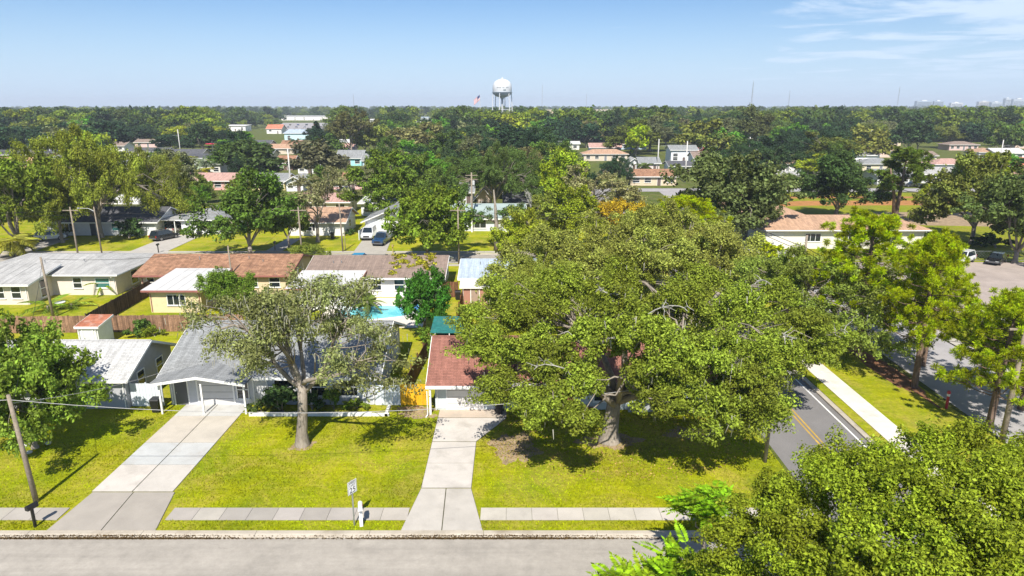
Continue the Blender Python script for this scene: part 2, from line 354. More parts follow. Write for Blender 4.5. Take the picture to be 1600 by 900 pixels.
def walk(label, x0, x1, y0, y1, step, along='x', shade=lambda x: 1.0, name='sidewalk', gap=.02):
    root = tag(MB().box(x0, x1, y0, y1, LZ-.02, LZ+.012).build(name, M_JOINT), label, kind='structure')
    L = (x1-x0) if along == 'x' else (y1-y0); n = max(1, round(L/step)); s = L/n
    for i in range(n):
        me = slab_me(s-gap, (y1-y0)-.01) if along == 'x' else slab_me((x1-x0)-.01, s-gap)
        v = shade((x0+s*i) if along == 'x' else (y0+s*i)) * rs.uniform(.93, 1.05)
        place('slab', me, root, (x0+s*i+gap/2, y0+.005, LZ+.004) if along == 'x' else (x0+.005, y0+s*i+gap/2, LZ+.004), 0, (v, v*rs.uniform(.98,1.0), v*rs.uniform(.95,1)))
    return root
walk('grey sidewalk slabs left of the wide double driveway', -60, -24.9, 32.15, 33.3, 1.5, shade=lambda x: .85)
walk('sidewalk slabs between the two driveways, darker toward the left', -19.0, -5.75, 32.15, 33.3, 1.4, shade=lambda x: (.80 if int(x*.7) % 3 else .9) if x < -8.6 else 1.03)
walk('pale sidewalk slabs right of the narrow driveway', -1.75, 16.8, 32.15, 33.3, 1.42, shade=lambda x: 1.05)
walk('bright white sidewalk on the grass strip beside the side road', 25.4, 27.2, 31.5, 110, 3.2, 'y', shade=lambda x: 1.5)
walk('pinkish sidewalk on the far side of the pine-lined street', 41.9, 43.1, 31.5, 95, 2.5, 'y', shade=lambda x: .95)
walk('sidewalk along the far side of the back street', -120, 16.5, 101.3, 102.5, 3.0, shade=lambda x: .95)
walk('sidewalk behind the houses on the near side of the back street', -120, 16.5, 92.5, 93.6, 3.0, shade=lambda x: .95)
walk('pale wide footpath at the edge of the car park', 47, 118, 66.6, 68.2, 4.0, shade=lambda x: 1.05)
def quad_slabs(name, label, quads, shades, z=LZ, extra=None):
    """driveway: a dark joint sheet and every poured slab a piece on it"""
    xs = [p for q in quads for p in q]
    root = tag(empty(name, (0,0,0)), label, kind='structure')
    for q, sh in zip(quads, shades):
        c = Vector((sum(p[0] for p in q)/len(q), sum(p[1] for p in q)/len(q), 0)); g = MB()
        j = MB().prism([(p[0], p[1], z-.03) for p in q], (0,0,.042)); j.build('joint', M_JOINT, root)
        ins = []
        for p in q:
            v = Vector((p[0], p[1], 0)) - c; v -= Vector((math.copysign(.03, v.x), math.copysign(.03, v.y), 0)); ins.append(c + v)
        o = MB().prism([(v.x-c.x, v.y-c.y, 0) for v in ins], (0,0,.034)).build('slab', M_CB, root, (c.x, c.y, z+.006)); o.color = (*sh, 1)
    return root
def grid_q(xl, xr, ys, nx):
    qs = []
    for i in range(len(ys)-1):
        for k in range(nx):
            f = lambda j, y, a=xl, b=xr: a(y) + (b(y)-a(y))*j/nx
            qs.append([(f(k, ys[i]), ys[i]), (f(k+1, ys[i]), ys[i]), (f(k+1, ys[i+1]), ys[i+1]), (f(k, ys[i+1]), ys[i+1])])
    return qs
fl = lambda a, b, y0, y1: (lambda y: a + (b-a)*min(1, max(0, (y-y0)/(y1-y0))))
G = lambda v, b=1.0: (v, v, v*b)
q = grid_q(fl(-24.85,-24.6,31.2,34.9), fl(-19.0,-19.75,31.2,34.9), [31.2, 34.9], 2)
q += grid_q(lambda y: -24.7, lambda y: -19.9, [34.95, 38.0, 40.9, 44.9, 47.3], 2)
quad_slabs('driveway', 'wide double driveway of grey, cream and bluish slabs at the grey house', q,
           [(.80,.78,.76), (.77,.75,.73), (1.2,1.19,1.2), (1.16,1.16,1.17), (1.03,1.13,1.24), (1.04,1.13,1.23), (1.12,1.09,1.04), (1.1,1.08,1.03), (1.12,1.2,1.3), (1.12,1.2,1.3)])
q = grid_q(fl(-5.95,-5.4,31.2,35.3), fl(-1.55,-2.4,31.2,35.3), [31.2, 35.3], 2)
q += grid_q(lambda y: -5.4, lambda y: -2.4, [35.35, 38.2, 41.0], 1) + [[(-5.4,41.05),(-2.4,41.05),(-.4,44.6),(-5.4,44.6)], [(-5.4,44.65),(-.4,44.65),(-.4,47.0),(-5.4,47.0)]]
quad_slabs('driveway', 'narrow pale driveway leading to the red-roofed house', q, [G(1.05,1.0), G(1.0,1.0), G(1.18,1.02), G(1.15,1.02), G(1.2,1.02), (1.08,.97,.88)])
def px_drive(label, pts, shade):
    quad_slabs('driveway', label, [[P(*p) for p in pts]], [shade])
px_drive('driveway of the grey carport house across the back street', [(178,404),(240,404),(318,368),(268,368)], G(.95))
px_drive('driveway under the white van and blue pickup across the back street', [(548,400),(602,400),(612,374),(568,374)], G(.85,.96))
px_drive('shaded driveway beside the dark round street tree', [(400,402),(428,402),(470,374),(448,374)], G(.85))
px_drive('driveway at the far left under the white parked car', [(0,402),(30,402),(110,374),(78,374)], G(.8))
# bare soil
def blob(name, label, cx, cy, rx, ry, z, mat, seed=1, n=64):
    r = random.Random(seed); ph = [r.uniform(0, 6.28) for _ in range(5)]
    pts = []
    for k in range(n):
        a = 2*math.pi*k/n; f = 1 + sum(.17/(j*.5+1)*math.sin((j*2+2)*a+ph[j]) for j in range(5)) + r.uniform(-.12, .12)
        pts.append((cx+rx*f*math.cos(a), cy+ry*f*math.sin(a)))
    return tag(sheet(name, pts, z, mat), label)
blob('bare_soil', 'sandy patch worn in the lawn left of the big oak trunk', .2, 40.3, 1.3, 2.2, LZ+.006, M_DIRT, 3)
blob('bare_soil', 'bare soil ring round the foot of the big oak', 6.6, 41.2, 1.7, 1.3, LZ+.009, M_DIRT, 4)
blob('bare_soil', 'bare soil in front of the yellow gate', -7.0, 45.6, 1.5, 1.0, LZ+.006, M_DIRT, 5)
blob('bare_soil', 'ring of dry soil round the mossy lawn oak', -14.0, 40.5, .85, .6, LZ+.006, M_DIRT, 6)
blob('bare_soil', 'reddish pine litter below the pines on the verge', 32.0, 54.0, .9, 7.0, LZ+.006, surf('pine_litter', (.20,.10,.055), .95, .3, 1.5, .1), 7)
blob('bare_soil', 'dry soil spots under the right side of the oak', 12.5, 42.3, 1.6, 1.0, LZ+.006, M_DIRT, 8)

# ------------------------------------------------------------------ houses
def wall_color(c): return c
def house(name, label, cx, cy, w, d, eave, ridge, roof='gx', ov=.5, wall=(.6,.6,.58), roofm=None, trim=None, rot=0, z0=LZ,
          openings=(), cat='house', group=None, vents=(), t=.16, ends=(0, 0)):
    root = tag(empty(name, (cx, cy, z0), rot), label, cat, group); trim = trim or M_TRIM
    X, Y = w/2, d/2
    if roof in ('gx', 'gy'):
        hs = Y if roof == 'gx' else X; s = (ridge-eave)/hs
        prof = [(-hs, -.3), (hs, -.3), (hs, eave-.004), (0, ridge-.004), (-hs, eave-.004)]
        L = X if roof == 'gx' else Y
        pf = (lambda a, z, e: (e, a, z)) if roof == 'gx' else (lambda a, z, e: (a, e, z))
        mb = MB().prism([pf(a, z, -L) for a, z in prof], pf(0, 0, 2*L))
        wo_ = mb.build('wall', M_WALLC, root)
        ho = hs + ov; ze = eave - s*ov
        rp = [(-ho, ze), (0, ridge), (ho, ze), (ho, ze+t), (0, ridge+t), (-ho, ze+t)]
        LO = L + ov
        ro = MB().prism([pf(a, z, -LO) for a, z in rp], pf(0, 0, 2*LO)).build('roof', roofm, root)
        fb = MB()
        for sg in (-1, 1):
            a0, a1 = (sg*ho, sg*(ho+.05))
            lo, hi = min(a0, a1), max(a0, a1)
            if roof == 'gx': fb.box(-LO, LO, lo, hi, ze-.06, ze+t-.02)
            else: fb.box(lo, hi, -LO, LO, ze-.06, ze+t-.02)
            e0 = sg*LO; dd = sg*.05
            fb.prism([pf(a, z, e0) for a, z in [(-ho, ze-.05), (0, ridge-.05), (ho, ze-.05), (ho, ze+t-.03), (0, ridge+t-.03), (-ho, ze+t-.03)]], pf(0, 0, dd))
        fb.build('fascia', trim, root)
    elif roof == 'hip':
        MB().box(-X, X, -Y, Y, -.3, eave-.004).build('wall', M_WALLC, root); wo_ = root.children[0] if root.children else None
        a, b = X+ov, Y+ov; k = b; rl = max(a-b, .01) if a >= b else .01; rw = max(b-a, .01) if b > a else .01
        z1 = eave+.14
        vs = [(-a,-b,eave),(a,-b,eave),(a,b,eave),(-a,b,eave),(-a,-b,z1),(a,-b,z1),(a,b,z1),(-a,b,z1)]
        if a >= b:
            vs += [(-rl,0,ridge+.1),(rl,0,ridge+.1)]; fs = [(4,5,9,8),(5,6,9),(6,7,8,9),(7,4,8)]
        else:
            vs += [(0,-rw,ridge+.1),(0,rw,ridge+.1)]; fs = [(4,5,8),(5,6,9,8),(6,7,9),(7,4,8,9)]
        ro = MB().add(vs, [(3,2,1,0),(0,1,5,4),(1,2,6,5),(2,3,7,6),(3,0,4,7)] + fs).build('roof', roofm, root)
        fb = MB(); fb.box(-a-.04, a+.04, -b-.04, -b, eave-.04, z1-.02).box(-a-.04, a+.04, b, b+.04, eave-.04, z1-.02)
        fb.box(-a-.04, -a, -b, b, eave-.04, z1-.02).box(a, a+.04, -b, b, eave-.04, z1-.02); fb.build('fascia', trim, root)
    else:  # low single slope, rising to the back
        MB().add([(-X,-Y,-.3),(X,-Y,-.3),(X,Y,-.3),(-X,Y,-.3),(-X,-Y,eave-.004),(X,-Y,eave-.004),(X,Y,ridge-.004),(-X,Y,ridge-.004)],
                 [(3,2,1,0),(4,5,6,7),(0,1,5,4),(1,2,6,5),(2,3,7,6),(3,0,4,7)]).build('wall', M_WALLC, root)
        s = (ridge-eave)/d; a, b = X+ov, Y+ov; e0, e1 = eave-s*ov, ridge+s*ov
        ro = MB().add([(-a,-b,e0),(a,-b,e0),(a,b,e1),(-a,b,e1),(-a,-b,e0+t),(a,-b,e0+t),(a,b,e1+t),(-a,b,e1+t)],
                 [(3,2,1,0),(4,5,6,7),(0,1,5,4),(1,2,6,5),(2,3,7,6),(3,0,4,7)]).build('roof', roofm, root)
        fb = MB().box(-a-.02, a+.02, -b-.05, -b, e0-.06, e0+t-.01)
        for sx in (-1, 1): fb.prism([(sx*a,-b,e0-.06),(sx*a,b,e1-.06),(sx*a,b,e1+t-.02),(sx*a,-b,e0+t-.02)], (sx*.05,0,0))
        fb.build('fascia', trim, root)
    for ch in root.children:
        if ch.name.startswith('wall'): ch.color = (*wall, 1)
    if cy < 140:
        if roof == 'gx': MB().prism([(-X-ov, -.16, ridge+t-.03), (-X-ov, 0, ridge+t+.035), (-X-ov, .16, ridge+t-.03)], (2*(X+ov), 0, 0)).build('ridge_cap', roofm, root)
        elif roof == 'gy': MB().prism([(-.16, -Y-ov, ridge+t-.03), (0, -Y-ov, ridge+t+.035), (.16, -Y-ov, ridge+t-.03)], (0, 2*(Y+ov), 0)).build('ridge_cap', roofm, root)
        elif roof == 'slope':
            s_ = (ridge-eave)/d
            for k in range(1, int(w/1.1)):
                xk = -X + k*1.1; b_ = Y+ov; MB().add([(xk-.03,-b_,eave-s_*ov+t),(xk+.03,-b_,eave-s_*ov+t),(xk+.03,b_,ridge+s_*ov+t),(xk-.03,b_,ridge+s_*ov+t),(xk-.03,-b_,eave-s_*ov+t+.03),(xk+.03,-b_,eave-s_*ov+t+.03),(xk+.03,b_,ridge+s_*ov+t+.03),(xk-.03,b_,ridge+s_*ov+t+.03)],
                    [(4,5,6,7),(0,1,5,4),(1,2,6,5),(2,3,7,6),(3,0,4,7)]).build('roof_seam', roofm, root)
        for sx in (-1, 1): MB().tube([(sx*(X-.15), -Y-ov+.03, eave-.2), (sx*(X-.15), -Y-.06, eave-.45), (sx*(X-.15), -Y-.06, .1)], .04, 6).build('downspout', trim, root)
    for i, (vx, vy, hgt) in enumerate(vents):
        if roof == 'gx': zb = ridge - abs(vy)*(ridge-eave)/Y
        elif roof == 'hip': zb = eave + .14 + (Y+ov-abs(vy))*(ridge-eave)/(Y+ov)
        else: zb = eave + (vy+Y)*(ridge-eave)/d
        MB().lathe([(.05, 0), (.05, hgt), (.075, hgt), (.075, hgt+.06)], 8).build('roof_vent', M_METAL, root, (vx, vy, zb+t*.5))
    for op in openings: opening(root, w, d, *op)
    return root
def wframe(side, w, d):
    X, Y = w/2, d/2
    return {'S': lambda u, n, z: (u, -Y-n, z), 'N': lambda u, n, z: (-u, Y+n, z), 'E': lambda u, n, z: (X+n, u, z), 'W': lambda u, n, z: (-X-n, -u, z)}[side]
def wbox(mb, f, u0, u1, n0, n1, z0, z1):
    a, b = f(u0, n0, z0), f(u1, n1, z1)
    return mb.box(min(a[0],b[0]), max(a[0],b[0]), min(a[1],b[1]), max(a[1],b[1]), min(a[2],b[2]), max(a[2],b[2]))
M_FRAME = {'w': M_TRIM, 'd': plain('dark_frame', (.03,.03,.032), .5), 'g': surf('grey_paint', (.33,.34,.36), .7)}
M_PANEL = tinted('door_paint', .55, .35, 0, .05)
M_SHUT = tinted('shutter_paint', .6, .3, 0, .05)
def opening(root, w, d, side, u, zc, ow, oh, kind='win', c=None):
    f = wframe(side, w, d); u0, u1, z0, z1 = u-ow/2, u+ow/2, zc-oh/2, zc+oh/2
    if kind in ('win', 'wteal', 'wide', 'wshut'):
        fr = MB(); b = .07
        wbox(fr, f, u0-b, u1+b, -.01, .07, z1, z1+b); wbox(fr, f, u0-b, u1+b, -.01, .07, z0-b, z0)
        wbox(fr, f, u0-b, u0, -.01, .068, z0, z1); wbox(fr, f, u1, u1+b, -.01, .068, z0, z1)
        if kind == 'wide':
            for k in (1/3, 2/3): wbox(fr, f, u0+ow*k-.03, u0+ow*k+.03, -.01, .06, z0, z1)
        else: wbox(fr, f, u0, u1, -.01, .06, zc-.035, zc+.035)
        wn_ = fr.build('window', M_TRIM, root)
        halves = [(u0, u1, z0, zc-.035), (u0, u1, zc+.035, z1)] if kind != 'wide' else [(u0+ow*k/3+.01, u0+ow*(k+1)/3-.01, z0, z1) for k in range(3)]
        for (a, b2, e, g) in halves:
            wbox(MB(), f, a, b2, .0, .02, e, g).build('pane', M_GLASS_T if kind == 'wteal' else M_GLASS, wn_)
        wbox(MB(), f, u0-.14, u1+.14, 0, .11, z0-.14, z0-.072).build('sill', M_TRIM, wn_)
        if kind == 'wshut':
            for a in (u0-.5, u1+.12):
                sh = wbox(MB(), f, a, a+.38, 0, .04, z0, z1).build('shutter', M_SHUT, root); sh.color = (*(c or (.7,.7,.68)), 1)
    elif kind == 'door':
        fr = MB(); b = .09
        wbox(fr, f, u0-b, u0, 0, .06, z0, z1+b); wbox(fr, f, u1, u1+b, 0, .06, z0, z1+b); wbox(fr, f, u0, u1, 0, .06, z1, z1+b)
        dr = wbox(MB(), f, u0, u1, 0, .03, z0, z1).build('door', M_PANEL, root); dr.color = (*(c or (.2,.2,.21)), 1)
        fr.build('frame', M_TRIM, dr)
        wbox(MB(), f, u0+.08, u0+.14, .03, .08, zc-.1, zc).build('handle', M_METAL, dr)
    elif kind == 'garage':
        fr = MB(); b = .12
        wbox(fr, f, u0-b, u0, 0, .06, z0, z1+b); wbox(fr, f, u1, u1+b, 0, .06, z0, z1+b); wbox(fr, f, u0, u1, 0, .06, z1, z1+b)
        g = fr.build('garage_door', M_TRIM, root); n = 4; ph = oh/n
        for k in range(n):
            p = wbox(MB(), f, u0+.01, u1-.01, 0, .035, z0+ph*k+.015, z0+ph*(k+1)-.015); q_ = p.build('panel', M_PANEL, g); q_.color = (*(c or (.62,.61,.58)), 1)
        wbox(MB(), f, u0, u1, 0, .012, z0, z1).build('backing', M_FRAME['d'], g)
    elif kind == 'void':
        wbox(MB(), f, u0, u1, 0, .012, z0, z1).build('opening', M_FRAME['d'], root)

SH_LG = shingle('pale_grey_shingle', (.47,.465,.455), .10, (.40,.39,.37), .25)
SH_GR = shingle('grey_shingle', (.27,.277,.277), .12, (.17,.17,.16), .4)
SH_RED = shingle('red_brown_shingle', (.285,.128,.098), .13, (.19,.085,.065), .25)
SH_LGR = shingle('weathered_grey_roof', (.43,.42,.40), .08, (.24,.235,.22), .65)
SH_ORG = shingle('orange_tile', (.32,.175,.105), .3, (.16,.085,.055), .6, .25)
SH_TAN = shingle('tan_shingle', (.46,.29,.19), .15, (.28,.18,.12), .5)
SH_TAU = shingle('taupe_shingle', (.275,.205,.165), .12, (.17,.125,.10), .4)
SH_BLU = shingle('blue_grey_shingle', (.42,.49,.56), .08, (.30,.35,.40), .4)
SH_DK = shingle('charcoal_shingle', (.11,.11,.12), .2, (.06,.06,.06), .4)
SH_WHT = surf('white_roof_membrane', (.52,.51,.49), .8, .08, .6, .3, stain=((.45,.43,.40), .5, .5))
SH_PNK = shingle('pink_clay_roof', (.48,.30,.25), .12, (.33,.2,.16), .4)
SH_CORAL = shingle('coral_tile', (.58,.20,.12), .15, (.4,.13,.08), .4)
M_PINKTRIM = surf('maroon_trim', (.30,.12,.10), .6)

EV = 2.5
# white-roofed gable house at the left edge
house('gable_house', 'grey gabled house with whitish shingle roof, half hidden behind the leafy left tree', -34.0, 49.7, 10.6, 7.0, EV, 4.05, 'gx', .45, (.40,.40,.42), SH_LG,
      openings=[('E', -1.35, 1.55, .95, 1.25, 'win'), ('E', 1.45, 1.55, .95, 1.25, 'win'), ('S', 3.2, 1.5, 1.1, 1.2, 'win'), ('S', -1.5, 1.5, 1.6, 1.2, 'win')])
# grey house with carport
h2 = house('grey_house', 'grey ranch house with wide grey shingle roof and white trim', -18.05, 52.6, 15.5, 11.4, EV, 4.7, 'gx', .55, (.50,.51,.54), SH_GR,
      openings=[('S', 3.55, 1.45, 1.25, 1.35, 'wshut', (.78,.78,.77)), ('S', 5.75, 1.45, 1.25, 1.35, 'wshut', (.78,.78,.77)), ('S', .9, 1.45, 1.4, 1.3, 'win'), ('S', -.9, 1.05, .95, 2.1, 'door', (.55,.55,.55)),
                ('S', -4.3, 1.05, 2.6, 2.1, 'garage', (.55,.54,.53)), ('S', -6.9, 1.05, .95, 2.1, 'door', (.12,.12,.13)), ('S', -2.25, 1.25, .8, 1.4, 'win'),
                ('E', -3.2, 1.5, 1.2, 1.2, 'win'), ('E', .6, 1.5, 1.2, 1.2, 'win'), ('E', 3.6, 1.5, 1.0, 1.0, 'win')], vents=[(-3.0,-2.4,.3),(2.2,-1.5,.3),(5.0,-1.0,.25)])
# gabled carport in front of it (part of the house)
cpx0, cpx1, cpy0, cpy1 = -26.2+18.05, -19.3+18.05, 44.9-52.6, 48.6-52.6
mid, hwid = (cpx0+cpx1)/2, (cpx1-cpx0)/2
prof = [(-hwid,2.38),(0,2.95),(hwid,2.38),(hwid,2.54),(0,3.11),(-hwid,2.54)]
MB().prism([(mid+a, cpy0, z) for a, z in prof], (0, cpy1-cpy0+.7, 0)).build('carport_roof', SH_GR, h2)
MB().prism([(mid+a, cpy0-.06, z) for a, z in [(-hwid-.05,2.33),(0,2.90),(hwid+.05,2.33),(hwid+.05,2.52),(0,3.09),(-hwid-.05,2.52)]], (0,.055,0)).build('fascia', M_TRIM, h2)
for px_ in (cpx0+.5, mid+.1, cpx1-.25):
    MB().box(px_-.06, px_+.06, cpy0+.35, cpy0+.47, 0, 2.42).build('post', M_TRIM, h2)
# low white planter wall along its front
pw = tag(empty('planter_wall', (0,0,LZ)), 'low white painted planter wall in front of the grey house', 'planter')
for i in range(8): MB().box(-19.2+i*1.28, -19.2+i*1.28+1.26, 44.9, 45.1, -.1, .26 if i < 7 else .2).build('block', M_WHITE, pw)
MB().box(-9.3, -9.1, 44.9, 46.4, -.1, .24).build('side_wall', M_WHITE, pw)
# red-roofed house
h3 = house('red_roof_house', 'pale blue house with red-brown shingle roof mostly under the big oak', 4.7, 49.8, 20.8, 7.6, EV, 4.35, 'gx', .55, (.52,.58,.58), SH_RED,
      openings=[('S', -8.2, 1.05, 2.55, 2.1, 'garage', (.72,.70,.66)), ('S', -3.5, 1.4, 1.6, 1.3, 'win'), ('S', -.6, 1.05, .95, 2.1, 'door', (.25,.1,.06)), ('S', 2.5, 1.4, 2.2, 1.3, 'wide'), ('S', 7.0, 1.4, 1.6, 1.2, 'win'),
                ('E', 0, 1.5, 1.2, 1.2, 'win'), ('W', 1.0, 1.5, 1.0, 1.0, 'win')], vents=[(-7.5,-1.2,.25),(-4.0,-1.0,.3)])
MB().prism([(-10.95,-4.7,2.05+.12),(-6.4,-4.7,2.05+.12),(-6.4,-4.36,2.30+.03),(-10.95,-4.36,2.30+.03)], (0,0,.15)).build('porch_roof', SH_RED, h3)
MB().box(-10.98,-6.38,-4.76,-4.7,2.07,2.31).build('fascia', M_TRIM, h3)
MB().box(-10.75,-10.6,-4.65,-4.5,0,2.15).build('post', M_TRIM, h3)
MB().tube([(-10.85,-4.95,2.0),(-10.85,-4.9,.15),(-10.95,-5.2,.05)], .045, 6).build('downspout', M_TRIM, h3)
BR = surf('red_brick', (.30,.11,.07), .9, .25, 4)
ws = tag(empty('brick_planter', (0,0,LZ)), 'low red brick planter in the shade before the red-roofed house', 'planter')
for i in range(6): MB().box(1.2+i*.8, 1.98+i*.8, 45.2, 45.5, -.05, .5).build('brick_section', BR, ws)
gw = tag(empty('garden_wall', (0,0,LZ)), 'low grey block wall right of the big oak trunk', 'wall')
for i in range(7): MB().box(8.6+i*1.15, 9.73+i*1.15, 45.6, 45.85, -.05, .55).build('block', surf('grey_block', (.36,.37,.38), .9), gw)

# houses between the front lots and the back street
house('hip_house', 'grey weathered hip-roofed house with cream walls at the left edge', -56.0, 83.0, 17.5, 11.0, EV, 3.75, 'hip', .6, (.66,.58,.50), SH_LGR,
      openings=[('S', 4.2, 1.5, .95, 1.2, 'win'), ('S', 7.2, 1.5, 1.6, 1.1, 'wteal'), ('E', -1.5, 1.3, 1.4, 1.6, 'win'), ('E', 2.0, 1.5, 1.2, 1.2, 'win')], vents=[(-1.0,-3.0,.3),(3.5,-2.5,.25)])
hw = house('house_wing', 'lower cream wing of the hip-roofed house with two dark windows', -59.4, 75.9, 9.0, 5.0, EV-.05, 3.3, 'slope', .55, (.66,.58,.50), SH_LGR,
      openings=[('S', 1.3, 1.45, 1.0, 1.3, 'win'), ('S', 3.2, 1.45, 1.0, 1.3, 'win'), ('E', 0, 1.3, .9, 2.0, 'win')], cat='house')
for i, (a, b) in enumerate(((-57.5,79.6),(-51.0,79.6))):
    pass
house('tile_house', 'brown house with mottled orange tile roof behind the yellow addition', -35.6, 82.6, 17.5, 9.6, EV, 3.75, 'gx', .6, (.62,.50,.34), SH_ORG, M_PINKTRIM,
      openings=[('S', -7.6, 1.5, .8, 1.1, 'win'), ('S', 4.5, 1.5, 1.3, 1.1, 'win'), ('S', 7.2, 1.5, 1.2, 1.1, 'win'), ('E', 0, 1.5, 1.2, 1.1, 'win')], vents=[(-3.0,-1.5,.4),(3.0,-1.2,.3),(5,-2,.3)])
house('yellow_addition', 'yellow stucco addition with flat pale roof and maroon edge', -36.7, 73.9, 5.6, 7.0, 2.55, 3.0, 'slope', .55, (.66,.55,.33), SH_WHT, M_PINKTRIM,
      openings=[('S', .1, 1.45, 1.9, 1.1, 'wide'), ('E', -1.2, 1.4, 1.3, 1.1, 'win'), ('E', 1.5, 1.4, 1.0, 1.1, 'win')], cat='house')
house('white_house', 'long white house with taupe roof and a flowering vine behind the pool', -16.2, 81.6, 15.6, 10.0, EV, 3.8, 'gx', .6, (.76,.75,.73), SH_TAU,
      openings=[('S', .2, 1.5, 1.1, 1.2, 'win'), ('S', 2.9, 1.5, 1.1, 1.2, 'win'), ('S', 5.5, 1.4, .9, 1.2, 'wteal'), ('E', 0, 1.5, 1.2, 1.2, 'win'), ('E', 3, 1.5, 1.0, 1.2, 'win')], vents=[(-5.5,-2,.3),(-4.5,-2,.3),(2.4,-2.4,.35)])
house('white_addition', 'flat white-roofed addition at the left of the pool house', -21.0, 74.0, 6.6, 5.6, 2.5, 2.9, 'slope', .5, (.74,.73,.70), SH_WHT, surf('copper_edge', (.42,.20,.13), .6),
      openings=[('S', 0, 1.4, 1.6, 1.2, 'wide'), ('E', 0, 1.1, 1.0, 2.0, 'win')], cat='house')
house('blue_roof_house', 'small house with pale blue-grey roof at the edge of the oak', -.6, 80.5, 10.4, 9.0, EV, 3.6, 'gx', .5, (.50,.47,.45), SH_BLU,
      openings=[('S', -3.8, 1.3, .9, 1.6, 'win'), ('S', -1.0, 1.5, 1.2, 1.1, 'win'), ('W', 0, 1.5, 1.2, 1.1, 'win')], vents=[(-3.2,-1.5,.35),(-2.4,-2,.3)])
house('garden_shed', 'small white shed with rusty red roof by the back fence', -39.6, 60.6, 1.9, 2.3, 1.95, 2.3, 'slope', .15, (.66,.67,.66), surf('rusty_sheet', (.36,.13,.07), .8, .3, 2, stain=((.5,.42,.36),1.2,.6)), cat='shed',
      openings=[('S', 0, .95, .9, 1.7, 'door', (.6,.6,.6))])
house('brick_lean_to', 'low brick lean-to beside the pale blue roof', -4.2, 74.6, 3.0, 2.0, 2.0, 2.3, 'slope', .2, (.40,.20,.15), SH_WHT, cat='shed', openings=[('S', 0, 1.0, .9, 1.7, 'door', (.35,.25,.2))])
# houses across the back street
house('dark_roof_house', 'white house with charcoal roof under the tall left oaks', -71.5, 120.5, 19.0, 9.5, EV, 4.2, 'gx', .6, (.66,.65,.66), SH_DK,
      openings=[('S', -6.0, 1.4, 2.2, 1.4, 'wide'), ('S', -1.5, 1.05, 1, 2.1, 'door', (.08,.08,.08)), ('S', 2.5, 1.5, 1.3, 1.2, 'wteal'), ('S', 6.0, 1.5, 1.6, 1.2, 'wteal'), ('E', -1.5, 1.5, 1.1, 1.1, 'wteal'), ('E', 2.0, 1.5, 1.1, 1.1, 'wteal')])
h = house('carport_house', 'white house with grey hip roof and open carport across the back street', -54.2, 122.0, 8.0, 10.0, EV, 4.2, 'hip', .6, (.70,.71,.74), SH_GR,
      openings=[('S', 1.4, 1.5, 1.6, 1.3, 'wteal'), ('S', -2.4, 1.1, 1.2, 2.1, 'door', (.55,.55,.56)), ('E', 0, 1.5, 1.4, 1.2, 'wteal')])
MB().box(-9.2,-4.62,-5.4,5.4,2.42,2.56).build('carport_roof', SH_LGR, h)
for x in (-9.0,-5.0): MB().box(x-.06,x+.06,-5.3,-5.18,0,2.42).build('post', M_TRIM, h)
MB().box(-9.0,-4.1,5.2,5.35,0,2.42).build('carport_back', M_FRAME['d'], h)
house('white_cottage', 'white cottage with dark shutters behind the sparse grey tree', -34.0, 120.0, 9.5, 9.0, EV, 4.2, 'gx', .6, (.74,.72,.68), SH_TAN,
      openings=[('S', -1.6, 1.5, 1.6, 1.2, 'wshut', (.03,.03,.03)), ('S', 2.6, 1.05, 1, 2.1, 'door', (.5,.5,.5)), ('E', 0, 1.5, 1.2, 1.2, 'win')])
house('gable_garage_house', 'white house with front-facing grey gable above its garage door', -21.2, 121.5, 8.6, 12.0, EV+.1, 4.4, 'gy', .6, (.66,.66,.67), SH_GR,
      openings=[('S', .3, 1.1, 3.6, 2.2, 'garage', (.72,.72,.73)), ('S', 3.2, 1.1, .9, 2.1, 'door', (.08,.08,.08)), ('W', 1, 1.5, 1.2, 1.1, 'win')])
house('porch_house', 'pale house with columned porch behind the pruned pine', -4.8, 124.5, 13.5, 9.0, EV, 4.2, 'gx', .7, (.55,.58,.62), surf('pale_green_metal_roof', (.30,.36,.34), .5, .08, .6),
      openings=[('S', -1.5, 1.35, 3.2, 1.5, 'wide'), ('S', 2.3, 1.05, 1.1, 2.1, 'door', (.5,.5,.48)), ('S', -5.0, 1.3, 1.2, 1.4, 'win'), ('S', 5.0, 1.4, 1.4, 1.3, 'win')])
for i, x in enumerate((-10.2, -7.2, -1.0, 1.4)):
    c_ = MB().box(x-.14, x+.14, 119.0, 119.28, 0, 2.3).build('column', M_TRIM, bpy.data.objects['porch_house']); c_.location = (4.8, -124.5, 0)
# school
house('school_hall', 'long tan-roofed school building with white walls behind the pines', 52.5, 108.5, 25.0, 8.0, 3.0, 4.7, 'hip', .8, (.72,.68,.58), SH_TAN,
      openings=[('S', -10.6, 1.4, 1.6, 2.2, 'door', (.7,.68,.6)), ('S', -5, 1.8, 2.4, 1.2, 'wide'), ('S', 1, 1.8, 2.4, 1.2, 'wide'), ('S', 7, 1.8, 2.4, 1.2, 'wide')], cat='building', vents=[(5,-1,.5)])
house('school_wing', 'rear wing of the school with a broad tan hip roof', 45.0, 125.0, 12.0, 22.0, 3.2, 5.4, 'hip', .8, (.66,.58,.46), SH_TAN, cat='building',
      openings=[('E', -4, 1.8, 2.4, 1.2, 'wide'), ('E', 3, 1.8, 2.4, 1.2, 'wide')])
house('utility_hut', 'small cream hut under the oak by the side road', 31.0, 90.0, 4.0, 3.0, 2.3, 2.6, 'slope', .3, (.60,.56,.48), SH_WHT, cat='shed', openings=[('S', 0, 1, .9, 1.9, 'door', (.5,.48,.42))])

